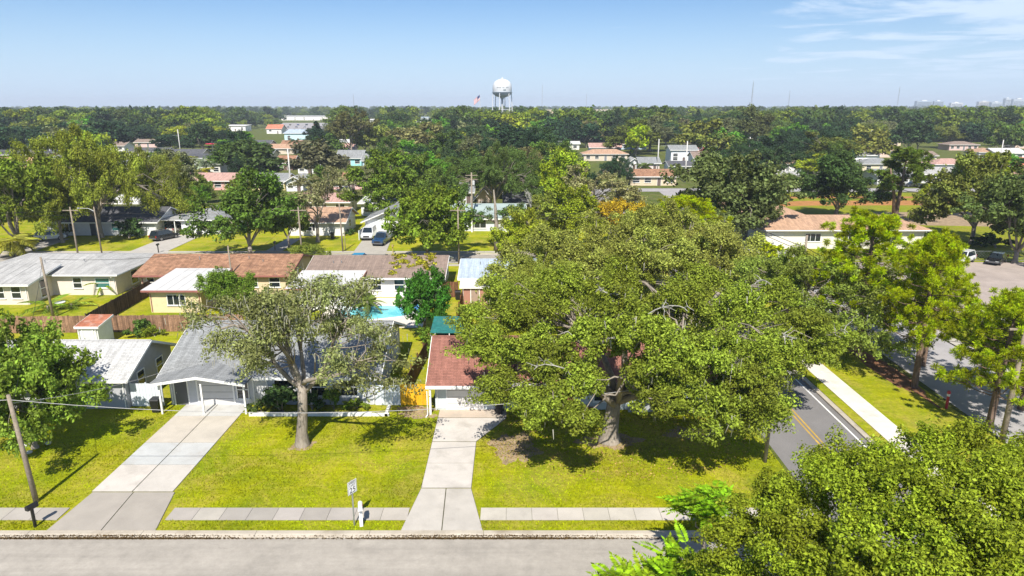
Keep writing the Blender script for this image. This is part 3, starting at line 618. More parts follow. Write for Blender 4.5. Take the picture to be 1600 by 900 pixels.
# farther houses, placed on the ground where the photograph shows their walls
SHORT = {}
def far_house(label, px0, px1, py, dep, eave, rise, roof, wall, rm, cat='house', wins=3, kind='win', ttl='house', garage=False, door=True):
    (x0, y0), (x1, _) = P(px0, py), P(px1, py); w = x1-x0
    ops = []
    n = wins
    for i in range(n):
        u = -w/2 + w*(i+.5)/n
        if garage and i == n-1: ops.append(('S', u, 1.05, min(2.6, w/n*.8), 2.1, 'garage', (.7,.7,.68)))
        elif door and i == n//2: ops.append(('S', u, 1.05, 1.0, 2.1, 'door', (.14,.1,.09)))
        else: ops.append(('S', u, 1.5 if eave < 4 else eave*.6, min(1.8, w/n*.6), 1.2, kind))
    ops.append(('E', 0, 1.5, 1.2, 1.2, kind))
    if eave > 4: ops += [('S', -w/2 + w*(i+.5)/n, 1.5, min(1.8, w/n*.6), 1.2, kind) for i in range(n) if i != n//2]
    o = house(ttl, label, (x0+x1)/2, y0+dep/2, w, dep, eave, eave+rise, roof, .6, wall, rm, z0=0, openings=ops, cat=cat, vents=() if roof == 'gy' else [(w*.2, -1, .3)])
    SHORT[o.name] = label; return o
FH = [
 ('long pink house with pale clay roof below the palm', 284, 366, 297, 9, 2.6, 1.5, 'gx', (.62,.36,.32), SH_PNK, 5),
 ('low flat white building behind the pink house', 280, 345, 272, 12, 3.2, .4, 'slope', (.62,.6,.56), SH_WHT, 5),
 ('flat dark-roofed shop with white band behind the fan palm', 275, 350, 262, 14, 3.4, .5, 'slope', (.66,.65,.62), SH_DK, 5),
 ('yellowish house with long grey roof behind the dark round tree', 388, 446, 297, 9, 2.6, 1.4, 'gx', (.66,.55,.30), SH_GR, 4),
 ('white gabled end house beside the grey-roofed yellowish house', 448, 474, 299, 9, 2.6, 1.3, 'gy', (.74,.74,.74), SH_LGR, 2),
 ('pink house with orange roof left of the bushy green tree', 520, 571, 296, 9, 2.6, 1.5, 'gx', (.68,.42,.40), SH_ORG, 4),
 ('red-roofed dark house beneath the grey-brown domed tree', 433, 458, 266, 9, 2.7, 2.0, 'gx', (.20,.13,.11), SH_ORG, 2),
 ('white bungalow in front of the grey-brown domed tree', 466, 502, 271, 9, 2.6, 1.6, 'gx', (.72,.72,.73), SH_WHT, 3),
 ('teal house with wide charcoal roof left of the tall dark oaks', 527, 565, 259, 11, 3.0, 2.4, 'gx', (.32,.62,.62), SH_GR, 3),
 ('pale blue house with grey gable beside the teal house', 567, 593, 263, 9, 2.9, 2.0, 'gx', (.45,.60,.72), SH_GR, 2),
 ('beige house with broad orange roof beyond the open field', 985, 1056, 290, 8, 2.7, 1.5, 'gx', (.62,.50,.36), SH_ORG, 4),
 ('pink-white house with grey roof behind the broad orange roof', 1000, 1030, 268, 9, 2.9, 1.6, 'gx', (.66,.55,.52), SH_GR, 2),
 ('white gabled garage behind the broad orange roof', 982, 999, 266, 8, 2.7, 1.4, 'gy', (.70,.70,.70), SH_LGR, 1),
 ('white two-storey house with grey roof beyond the field', 1048, 1088, 254, 10, 5.0, 1.5, 'gx', (.74,.75,.77), SH_GR, 3),
 ('white house with dark brown roof right of the two-storey house', 1084, 1108, 258, 9, 2.9, 1.8, 'gx', (.68,.70,.72), SH_TAU, 2),
 ('blue and white house with dark roof in front of the two-storey house', 1046, 1092, 272, 9, 2.7, 1.2, 'gx', (.70,.74,.80), SH_DK, 4),
 ('pale green-roofed house with blue car beyond the field', 1180, 1248, 291, 8, 2.6, 1.2, 'gx', (.60,.60,.56), SH_LGR, 4),
 ('long white house with flat roof above the dark round tree', 1315, 1372, 257, 9, 3.4, .5, 'slope', (.78,.78,.78), SH_WHT, 5),
 ('house with brown roof behind the twin pine crown', 1345, 1400, 246, 10, 2.8, 1.6, 'hip', (.62,.48,.40), SH_TAN, 3),
 ('cream gable house above the twin pine', 1382, 1407, 228, 10, 2.9, 2.4, 'gx', (.66,.55,.38), SH_TAN, 2),
 ('white house with grey roof beyond the field at the right pine', 1370, 1420, 289, 9, 2.7, 1.4, 'gx', (.66,.66,.66), SH_GR, 4),
 ('white house half hidden right of the twin pine', 1425, 1500, 286, 9, 2.7, 1.5, 'gx', (.70,.70,.68), SH_LGR, 4),
 ('white-walled house with tan roof by the right edge trees', 1528, 1562, 249, 10, 2.9, 1.6, 'hip', (.70,.68,.66), SH_TAN, 3),
 ('white-roofed house at the right edge', 1555, 1600, 250, 10, 2.9, 1.6, 'gx', (.74,.74,.73), SH_WHT, 3),
 ('coral-roofed house at the right edge', 1562, 1640, 272, 10, 2.8, 2.2, 'gx', (.66,.42,.36), SH_CORAL, 4),
 ('salmon house with pale tile roof at the far right edge', 1586, 1640, 232, 10, 2.9, 2.0, 'gx', (.66,.50,.42), SH_PNK, 3),
 ('peach shop with dark flat roof at the left edge', -40, 66, 262, 14, 4.6, .8, 'slope', (.74,.46,.28), SH_DK, 6),
 ('white clinic with orange tile roof before the distant car park', 417, 440, 209, 12, 4.0, 3.0, 'gx', (.74,.72,.70), SH_CORAL, 2),
 ('wide pale blue hall with metal roof below the distant car park', 445, 487, 221, 24, 5.0, 2.0, 'gx', (.50,.68,.72), SH_BLU, 3),
 ('low white store at the far end of the distant car park', 440, 525, 188, 20, 6.0, .6, 'slope', (.74,.70,.66), SH_WHT, 6),
 ('white store with pink awning behind the far left trees', 352, 384, 205, 14, 4.5, .7, 'slope', (.74,.72,.70), SH_WHT, 3),
 ('small white house between the dark oaks left of the tower', 530, 551, 231, 9, 3.0, 1.2, 'gx', (.72,.70,.68), SH_WHT, 2),
 ('pink house with striped roof between the dark oaks', 532, 552, 243, 9, 3.0, 2.2, 'gx', (.60,.46,.44), SH_PNK, 2),
 ('white block with two storeys left of the water tower', 575, 588, 199, 10, 7.5, .8, 'slope', (.76,.74,.72), SH_WHT, 2),
 ('long pale warehouse left of the water tower', 650, 682, 191, 18, 6.0, .8, 'slope', (.70,.70,.70), SH_BLU, 4),
 ('wide tan warehouse right of the water tower', 855, 898, 178, 50, 10.0, 1.0, 'slope', (.60,.48,.28), surf('tan_membrane', (.60,.45,.24), .8), 5),
 ('wide beige warehouse beside the tan warehouse', 904, 962, 178, 50, 10.5, 1.0, 'slope', (.56,.46,.34), surf('beige_membrane', (.55,.42,.28), .8), 6),
 ('white house by the gap in the dark oaks right of the tower', 865, 905, 234, 10, 3.0, 1.0, 'gx', (.70,.66,.60), SH_WHT, 3),
 ('red-roofed house behind the two-storey white house', 1090, 1106, 236, 9, 3.0, 2.0, 'gx', (.42,.10,.10), SH_CORAL, 2),
 ('cream house in the trees beyond the lime green crown', 1052, 1074, 222, 9, 3.0, 1.8, 'gx', (.66,.55,.44), SH_PNK, 2),
 ('white house with grey gable behind the wide middle oak', 715, 738, 318, 9, 2.7, 1.5, 'gx', (.70,.70,.72), SH_GR, 2),
 ('small steep-gabled house behind the pruned pine', 745, 768, 330, 6, 3.0, 1.8, 'gy', (.52,.42,.36), SH_TAU, 1),
 ('white house with blue-grey roof at the lime branches', 790, 822, 336, 8, 2.7, 1.6, 'gx', (.66,.68,.72), SH_DK, 2),
 ('white flat-roofed house behind the gable garage house', 565, 635, 338, 8, 2.7, .4, 'slope', (.70,.70,.68), SH_WHT, 3),
 ('pale house behind the white cottage', 470, 545, 335, 8, 2.7, 1.2, 'gx', (.66,.60,.55), SH_PNK, 3),
 ('white low-roofed house behind the charcoal roof house', 180, 240, 338, 9, 2.8, 1.2, 'gx', (.68,.68,.68), SH_WHT, 3),
]
for (lab, a, b, py, dep, ev, ri, rf, wl, rm, n) in FH:
    big = any(k in lab for k in ('shop', 'store', 'warehouse', 'building', 'clinic', 'hall', 'block'))
    far_house(lab, a, b, py, dep, ev, ri, rf, wl, rm, 'building' if big else 'house', n, 'win', 'far_building' if big else 'bungalow')

# ------------------------------------------------------------------ trees
def quads_mesh(name, V, var, mat):
    """V (N,4,3) leaf quads, var (N,2) per-leaf and per-clump variation"""
    N = len(V); me = bpy.data.meshes.new(name)
    me.vertices.add(N*4); me.vertices.foreach_set('co', V.reshape(-1).astype(np.float32))
    me.loops.add(N*4); me.loops.foreach_set('vertex_index', np.arange(N*4, dtype=np.int32))
    me.polygons.add(N); me.polygons.foreach_set('loop_start', np.arange(0, N*4, 4, dtype=np.int32))
    at = me.attributes.new('var', 'FLOAT_VECTOR', 'FACE')
    at.data.foreach_set('vector', np.concatenate([var, np.zeros((N, 1))], 1).reshape(-1).astype(np.float32))
    me.materials.append(mat); me.update(calc_edges=True); return me
def unit(v): return v / np.maximum(np.linalg.norm(v, axis=-1, keepdims=True), 1e-9)
def leaves_at(rng, centers, radii, per, L, W, flat=.65, up=.5, drop=0, ax=None, grp=None):
    """a puff of leaves round each clump centre"""
    n = len(centers); idx = np.repeat(np.arange(n), per)
    d = unit(rng.normal(size=(n*per, 3))); rr = rng.random((n*per, 1))**.45
    off = d*rr; off[:, 2] *= flat
    if ax is not None:
        A = ax[idx]; off = off*.72 + A*((off*A).sum(1, keepdims=True)*.95)
    p = centers[idx] + off*radii[idx][:, None]
    if drop: p[:, 2] -= drop*(off[:, 0]**2+off[:, 1]**2)*radii[idx]
    nrm = unit(d*.7 + np.array([0, 0, up]) + rng.normal(size=(n*per, 3))*.55)
    t = unit(np.cross(nrm, rng.normal(size=(n*per, 3)))); b = np.cross(nrm, t)
    s = rng.uniform(.45, 1.45, (n*per, 1))
    V = np.stack([p - t*L/2*s, p - b*W/2*s, p + t*L/2*s, p + b*W/2*s], 1)
    cv = rng.random(n) if grp is None else .45*rng.random(n) + .55*rng.random(int(grp.max())+1)[grp]
    return V, np.stack([rng.random(n*per), cv[idx]], 1)
def lumps(rng, n=7):
    ax = unit(rng.normal(size=(n, 3))); am = rng.uniform(.08, .26, n); fr = rng.uniform(2, 5, n); ph = rng.uniform(0, 6.28, n)
    return lambda d: 1 + sum(am[i]*np.sin(fr[i]*(d @ ax[i]) + ph[i]) for i in range(n))
def clump_centers(rng, n, rx, ry, ru, rd, zc, shell=.5, low=-.55, droop=0.0, tilt=0):
    d = unit(rng.normal(size=(n*4, 3))); d = d[d[:, 2] > low][:n]
    lf = lumps(rng)(d); r = (shell + (1-shell)*rng.random(len(d))**.6)*lf
    c = d*r[:, None]; c[:, 0] *= rx; c[:, 1] *= ry; c[:, 2] = np.where(c[:, 2] > 0, c[:, 2]*ru, c[:, 2]*rd)
    hr = (c[:, 0]/rx)**2 + (c[:, 1]/ry)**2
    c[:, 2] += zc - droop*hr
    return c
def limb(mb, a, b, r0, r1, rng, n=5, sag=.12, sides=6):
    a, b = np.array(a), np.array(b); L = np.linalg.norm(b-a); pts, rad = [], []
    j = rng.normal(size=3)*L*.07; k = rng.normal(size=3)*L*.05
    for i in range(n+1):
        t = i/n; p = a + (b-a)*t + j*math.sin(math.pi*t) + k*math.sin(2*math.pi*t) + np.array([0, 0, sag*L*math.sin(math.pi*t)*.5])
        pts.append(tuple(p)); rad.append(r0 + (r1-r0)*t**.8)
    mb.tube(pts, rad, sides); return pts
def skeleton(rng, centers, fork_h, tr, n_limbs, lean=(0, 0), twigs=1.0, sides=8, flare=1.7, forks=1):
    mb = MB(); top = np.array([lean[0], lean[1], fork_h])
    pts = [(0, 0, -.3), (0, 0, .15), (lean[0]*.1, lean[1]*.1, fork_h*.22), (lean[0]*.45+rng.normal()*.08, lean[1]*.45, fork_h*.6), tuple(top)]
    mb.tube(pts, [tr*flare, tr*flare*.9, tr*1.08, tr*.95, tr*.9], sides+2)
    # crude k-means: which clumps hang on which limb
    C = centers[rng.permutation(len(centers))[:n_limbs]].copy()
    for _ in range(5):
        a = np.argmin(((centers[:, None]-C[None])**2).sum(2), 1)
        for i in range(n_limbs):
            if (a == i).any(): C[i] = centers[a == i].mean(0)
    for i in range(n_limbs):
        mem = centers[a == i]
        if not len(mem): continue
        end = top + (C[i]-top)*.92; r0 = tr*.55
        path = limb(mb, top - np.array([0, 0, rng.uniform(0, .25)*fork_h]), end, r0, tr*.2, rng, 6, .25, 6)
        for m in mem:
            if rng.random() > twigs: continue
            j = rng.integers(2, len(path)); s = np.array(path[j])
            limb(mb, s, m + (s-m)*.08, tr*.17, tr*.05, rng, 3, .1, 4)
    return mb
TREE_MESH = {}
def make_broad(key, seed, R_, H, base, n, per, L, W, cr, tr, limbs=6, shell=.5, low=-.5, flat=.6, droop=0, twigs=.7, lean=(0,0), ry=None, sides=8, ldrop=0, up=.5, fork=.9, ru=None, gap=None):
    rng = np.random.default_rng(seed)
    zc = base + (H-base)*.42; ru = ru or (H-zc)*.9; rd = (zc-base)*.9
    m = 7; rs_c = cr*1.75
    sc0 = clump_centers(rng, max(6, n//m), R_ - rs_c*.75, (ry or R_) - rs_c*.75, max(ru - rs_c*.5, .5), max(rd - rs_c*.4, .3), zc, shell, low, droop)
    ctr = np.array([0, 0, zc - ru*.4]); od = unit(sc0 - ctr)
    k_ = np.repeat(np.arange(len(sc0)), m)
    dd = unit(rng.normal(size=(len(k_), 3)) + od[k_]*.75 + np.array([0, 0, .25]))
    c = sc0[k_] + dd*np.array([1, 1, .72])*(rs_c*rng.uniform(.55, 1.05, (len(k_), 1)))*rng.uniform(.75, 1.3, len(sc0))[k_][:, None]
    c[:, 0] += lean[0]; c[:, 1] += lean[1]
    c[:, 2] = np.maximum(c[:, 2], base*.8 + rng.random(len(c))*.5)
    if gap is not None:
        k_ = k_[~((np.abs(c[:, 0]-gap[0]) < gap[1]) & (c[:, 1] < gap[2]) & (c[:, 2] < gap[3]))]; c = c[~((np.abs(c[:, 0]-gap[0]) < gap[1]) & (c[:, 1] < gap[2]) & (c[:, 2] < gap[3]))]
    ax = unit(unit(c - np.array([lean[0], lean[1], zc - ru*.5])) + rng.normal(size=c.shape)*.45)
    V, var = leaves_at(rng, c, cr*rng.uniform(.6, 1.25, len(c)), per, L, W, max(flat, .75), up, ldrop, ax, k_)
    mb = skeleton(rng, c, base*fork, tr, limbs, (lean[0]*.5, lean[1]*.5), twigs, sides)
    TREE_MESH[key] = (mb.mesh(key+'_trunk', M_BARK, True), quads_mesh(key+'_crown', V, var, M_LEAF), H, R_, c)
    return c
def make_pine(key, seed, R_, H, base, n, per, tr, NL=.42, NW=.05, top_round=.8):
    rng = np.random.default_rng(seed); mb = MB()
    lean = rng.normal(size=2)*.25
    tp = [(0, 0, -.3), (0, 0, .2), (lean[0]*.2, lean[1]*.2, H*.3), (lean[0]*.7, lean[1]*.7, H*.65), (lean[0], lean[1], H*.95)]
    mb.tube(tp, [tr*1.35, tr*1.15, tr, tr*.72, tr*.15], 9)
    cs = []
    nb = max(10, n//9)
    for i in range(nb):
        t = (i+.5)/nb; z = base + (H*.95-base)*t
        prof = math.sin(math.pi*min(1, .28+.72*t)**.9)**.7 if t < .97 else .3
        a = i*2.4 + rng.normal()*.3; r = R_*prof*rng.uniform(.75, 1.1)
        s = (lean[0]*z/H, lean[1]*z/H, z - .05*H*(1-t)); e = (s[0]+r*math.cos(a), s[1]+r*math.sin(a), z + r*rng.uniform(.02, .3))
        path = limb(mb, s, e, tr*.26*(1.15-t), tr*.06, rng, 5, -.12, 5)
        m = n//nb
        for k in range(m):
            j = rng.uniform(.42, 1.0); q = np.array(path[min(5, int(j*5))]); q2 = np.array(path[min(5, int(j*5)+1)])
            p = q + (q2-q)*rng.random() + rng.normal(size=3)*np.array([.5, .5, .3])*(.5+r*.09) + np.array([0, 0, .25])
            cs.append(p)
    for k in range(n//10): cs.append(np.array([lean[0], lean[1], H*.93]) + rng.normal(size=3)*np.array([R_*.22, R_*.22, H*.035]))
    c = np.array(cs); m = len(c); idx = np.repeat(np.arange(m), per)
    d = unit(rng.normal(size=(m*per, 3)) + np.array([0, 0, .55])); ln = NL*rng.uniform(.75, 1.25, (m*per, 1))
    p0 = c[idx] + d*.05; p1 = c[idx] + d*ln; b = unit(np.cross(d, rng.normal(size=(m*per, 3))))*NW
    V = np.stack([p0 - b*.5, p0 + b*.5, p1 + b*.55, p1 - b*.55], 1); var = np.stack([rng.random(m*per), rng.random(m)[idx]], 1)
    TREE_MESH[key] = (mb.mesh(key+'_trunk', M_PBARK, True), quads_mesh(key+'_crown', V, var, M_NEEDLE), H, R_, c)
def make_column(key, seed, R_, H):
    rng = np.random.default_rng(seed); n = 60
    z = rng.random(n)*H*.92 + H*.05; r = R_*np.sin(np.pi*np.clip(.12+.88*z/H, 0, 1))**.8
    a = rng.uniform(0, 6.28, n); c = np.stack([r*.6*np.cos(a), r*.6*np.sin(a), z], 1)
    V, var = leaves_at(rng, c, np.maximum(r, .4)*.75, 60, .5, .25, 1.3, .2)
    mb = MB(); mb.tube([(0,0,-.3),(0,0,H*.5),(0,0,H*.9)], [.25,.16,.03], 6)
    TREE_MESH[key] = (mb.mesh(key+'_trunk', M_BARK, True), quads_mesh(key+'_crown', V, var, M_LEAF), H, R_, c)
def tree(name, label, key, x, y, H=None, Rw=None, tint=(.08,.10,.02), rz=None, group=None, cat='tree', z=None, shrub=False):
    tm, cm, h0, r0, _ = TREE_MESH[key]
    sz = (H or h0)/h0; sx = (Rw or r0*sz)/r0
    root = tag(empty(name, (x, y, LZ-.03 if z is None else z), (hash_rot(x, y) if rz is None else rz)), label, cat, group)
    root.scale = (sx, sx, sz)
    place('trunk' if not shrub else 'stem', tm, root); place('crown' if not shrub else 'foliage', cm, root, color=tint)
    return root
def hash_rot(x, y): return (x*12.9898 + y*78.233) % 6.283

# the big live oak over the red-roofed house
def make_lobes(key, seed, lobes, m, per, L, W, cr, tr, fork, limbs, flat=.62, twigs=.25):
    """crown built lobe by lobe: (x, y, z, radius) relative to the foot of the trunk"""
    rng = np.random.default_rng(seed); cs = []; gi_ = []
    ctr = np.mean([l[:3] for l in lobes], 0) - np.array([0, 0, 4.0])
    for li, (x, y, z, r) in enumerate(lobes):
        r *= .9; k = max(6, int(m*(r/2.4)**2)); gi_ += [li]*k; o = unit(np.array([x, y, z]) - ctr)
        d = unit(rng.normal(size=(k, 3)) + o*.7 + np.array([0, 0, .3])); cs.append(np.array([x, y, z]) + d*np.array([1, 1, .7])*r*rng.uniform(.35, 1.0, (k, 1)))
    c = np.concatenate(cs)
    ax = unit(unit(c - ctr) + rng.normal(size=c.shape)*.5)
    V, var = leaves_at(rng, c, cr*rng.uniform(.5, 1.3, len(c)), per, L, W, .8, .5, .15, ax, np.array(gi_))
    mb = skeleton(rng, c, fork, tr, limbs, (.3, .2), twigs, 10)
    H = max(l[2] + l[3]*.7 for l in lobes); Rr = max(math.hypot(l[0], l[1]) + l[3] for l in lobes)
    TREE_MESH[key] = (mb.mesh(key+'_trunk', M_BARK, True), quads_mesh(key+'_crown', V, var, M_LEAF), H, Rr, c)
    return c
# where the lobes of the big crown hang: over the lawn at about 5 m, over the roof at 8 to 10 m
OAK = [(770,545,6.5,2.5),(792,606,4.9,2.0),(850,640,4.9,2.1),(905,655,4.8,1.7),(870,575,6.6,2.5),(830,500,8,2.6),(930,530,8.2,2.6),(915,600,6.2,1.7),(1030,625,5.6,1.8),(1050,590,6.6,2.4),(1110,640,5.1,2.2),(1160,640,4.8,1.9),(1198,640,4.6,1.6),(1205,570,5.6,1.9),
       (1262,545,5.8,2.1),(1300,530,5.6,1.7),(1100,555,8,2.6),(1190,555,7.4,2.6),(1245,515,7.2,2.4),(1010,535,9,2.6),(1060,485,9.6,2.6),(960,480,9.8,2.6),(885,455,9.4,2.4),(1140,490,9,2.6),(1205,475,8.4,2.3),(785,470,7.8,2.2),(742,505,6.6,1.8),(1000,585,7.0,1.6),(975,440,10.0,2.2),(1090,445,9.6,2.2),(840,545,7.4,2.0),(1155,600,6.4,2.0)]
main_c = make_lobes('main_oak', 11, [(*(v - w_ for v, w_ in zip(P(px, py, h), (6.6, 41.2))), h, r) for px, py, h, r in OAK], 38, 410, .17, .09, .74, .50, 3.4, 11)
FORE = [(1285,748,9.0,1.3),(1335,730,9.6,1.3),(1225,782,8.4,1.3),(1165,860,7.5,1.5),(1180,815,8,1.3),(1240,800,9,1.5),(1300,765,9.8,1.4),(1375,732,10.6,1.4),(1435,712,11,1.4),(1505,715,11,1.5),(1575,735,10.8,1.5),(1650,745,10.3,1.8),(1350,790,10.5,1.8),(1450,780,11.3,1.9),(1550,790,11.2,1.9),(1640,820,10.5,2.0),(1260,860,9,1.7),(1345,860,10,1.8),(1440,850,10.8,1.8),(1540,870,10.5,1.8),
        (1190,920,7,1.7),(1280,930,8.5,1.8),(1370,930,9.3,1.9),(1470,930,9.8,2.0),(1580,940,9.5,2.0),(1140,890,6.5,1.1),(1150,960,6,1.5),(1250,1020,7,2.2),(1400,1020,8,2.3),(1550,1040,8.5,2.4),(1690,900,9.5,2.4),(1700,1020,8,2.4),(1330,1120,6,2.2),(1500,1140,7,2.4)]
make_lobes('fore_oak', 23, [(*(v - w_ for v, w_ in zip(P(px, py, h), (14.6, 19.4))), h, r) for px, py, h, r in FORE], 50, 430, .10, .06, .52, .36, 3.0, 8, .6, .15)
make_broad('behind_oak', 31, 11.5, 12.6, 3.0, 640, 190, .26, .14, 1.0, .45, 8, .5, -.4, .62, 2.0, .2, (0, 0), ldrop=.2)
moss_c = make_broad('moss_oak', 47, 6.9, 11.4, 5.8, 240, 180, .18, .09, .76, .33, 6, .35, -.75, .65, .3, .6, (.6, .2), ldrop=.3, fork=.78)
make_broad('big_leaf', 59, 4.9, 8.3, 1.3, 480, 90, .25, .16, .70, .20, 6, .45, -.8, .75, .3, .15)
make_broad('low', 61, 5.6, 11.0, .8, 300, 80, .42, .26, .95, .28, 5, .5, -.85, .8, .2, .1)
for i, s in enumerate((101, 102, 103, 104, 105)):
    make_broad('round%d' % i, s, 6.0, 11.0, 2.6 if i % 2 else 1.8, 240+14*i, 100, .38, .24, 1.0, .3, 5, .5, -.7, .75, .4, .2)
for i, s in enumerate((201, 202, 203)):
    make_broad('tall%d' % i, s, 5.5, 14.0, 4.0, 200, 75, .42, .26, 1.0, .3, 6, .35, -.8, .7, 0, .4, (.5*i-.5, .4))
for i, s in enumerate((301, 302, 303, 304)):
    make_broad('far%d' % i, s, 6.5, 11.0, 2.0, 140, 40, .85, .55, 1.3, .3, 5, .55, -.6, .75, .6, .1)
make_broad('airy', 401, 5.5, 12.0, 4.0, 90, 90, .36, .2, .85, .26, 6, .35, -.8, .7, 0, .9)
make_broad('shrub0', 501, 1.2, 1.6, .15, 35, 50, .2, .13, .3, .05, 4, .5, -.9, .8, 0, .5)
make_broad('shrub1', 502, 1.0, 2.6, .15, 42, 50, .22, .14, .3, .05, 4, .5, -.9, .9, 0, .5)
make_pine('pine0', 601, 5.0, 13.2, 4.8, 480, 85, .28, .33, .032)
make_pine('pine1', 602, 4.8, 13.0, 4.6, 480, 85, .27, .33, .032)
make_pine('pine2', 603, 4.4, 11.0, 3.2, 480, 85, .24, .33, .032)
make_pine('pine_far', 604, 4.6, 13.5, 6.0, 150, 70, .26, .6, .09)
make_column('column', 701, 1.7, 15.0)

OLIVE = (.105,.115,.022); MID = (.075,.100,.020); DARK = (.030,.050,.018); LIME = (.185,.215,.018); GREEN = (.065,.115,.018)
GREY = (.115,.120,.055); YEL = (.25,.235,.02); BROWN = (.10,.085,.035); LUSH = (.045,.095,.015)

main = tree('live_oak', 'huge spreading live oak covering most of the red-roofed house', 'main_oak', 6.6, 41.2, tint=(.132,.152,.024), rz=0)
tree('live_oak', 'large yellow-green oak in the bottom right corner nearest the camera', 'fore_oak', 14.6, 19.4, tint=(.122,.152,.018), rz=0)
tree('live_oak', 'second spreading oak right behind the red-roofed house', 'behind_oak', 10.0, 67.5, 11.6, 10.8, (.160,.170,.040), 0.3)
tree('live_oak', 'oak overhanging the side road behind the biggest oak', 'behind_oak', 20.5, 73.0, 11.6, 9.5, (.155,.165,.040), 2.1)
tree('live_oak', 'oak on the verge whose crown hangs over the side road', 'behind_oak', 27.5, 62.0, 9.8, 8.4, (.120,.145,.030), 4.0)
tree('live_oak', 'oak beside the pale blue roof at the left of the canopy', 'behind_oak', 2.2, 62.5, 8.6, 5.0, (.140,.160,.030), 5.2)
lo = tree('moss_oak', 'tall open oak draped in grey moss on the lawn of the grey house', 'moss_oak', -14.0, 40.6, tint=(.140,.145,.055), rz=0)
rngm = np.random.default_rng(77)
def moss_mesh(cs, n, per):
    mb = MB(); sel = cs[rngm.permutation(len(cs))[:n]]; V = []
    for c in sel:
        for _ in range(per):
            p = c + rngm.normal(size=3)*np.array([.6, .6, .3]); L = rngm.uniform(.2, .6); a = rngm.uniform(0, 3.14); w = rngm.uniform(.015, .04)
            dx, dy = math.cos(a)*w, math.sin(a)*w; b = rngm.normal(size=2)*.06
            V.append([(p[0]-dx, p[1]-dy, p[2]), (p[0]+dx, p[1]+dy, p[2]), (p[0]+b[0]+dx*.4, p[1]+b[1]+dy*.4, p[2]-L), (p[0]+b[0]-dx*.4, p[1]+b[1]-dy*.4, p[2]-L)])
    V = np.array(V); return quads_mesh('moss', V, rngm.random((len(V), 2)), M_MOSS)
place('moss', moss_mesh(moss_c, 130, 12), lo)
place('moss', moss_mesh(main_c, 120, 7), main)
# bleached dead branches poking out of the big crowns
def dead_branch(parent, base, dirv, L, seed):
    rng = np.random.default_rng(seed); mb = MB(); b = np.array(base, float); d = unit(np.array(dirv, float))
    path = limb(mb, b - d*.8, b + d*L, .05, .02, rng, 6, .15, 5)
    for k in range(5):
        s = np.array(path[rng.integers(1, 6)]); e = s + unit(d + rng.normal(size=3)*.8)*L*rng.uniform(.3, .6)
        p2 = limb(mb, s, e, .03, .012, rng, 4, .1, 4)
        e2 = np.array(p2[2]) + unit(d + rng.normal(size=3))*L*.25; limb(mb, p2[2], e2, .02, .009, rng, 2, .1, 4)
    mb.build('dead_branch', M_DEAD, parent)
tops = main_c[(main_c[:, 2] > 6.0)]
order = np.random.default_rng(5).permutation(len(tops))
for k in range(9):
    c = tops[order[k]]; dead_branch(main, c + np.array([0, -.6, .5]), (np.random.default_rng(k).normal(), -.8, .35), 1.5, 900+k)
tree('broadleaf_tree', 'lush big-leaved tree on the left lawn beside the leaning pole', 'big_leaf', -31.6, 40.2, 8.9, 3.8, (.115,.155,.026), .6)
for k in range(3):
    a = .7 + k*2.1
    st = tag(MB().lathe([(.05,0),(.16,.04),(.2,.12),(.12,.2),(.03,.24)], 7).build('edging_stone', surf('pale_stone', (.5,.48,.45), .9), loc=(-31.6+.75*math.cos(a), 40.2+.75*math.sin(a), LZ)),
        ['pale stone at the back of the left tree foot', 'pale stone left of the left tree foot', 'pale stone in front of the left tree foot'][k], 'stone', 'stones round the left tree')

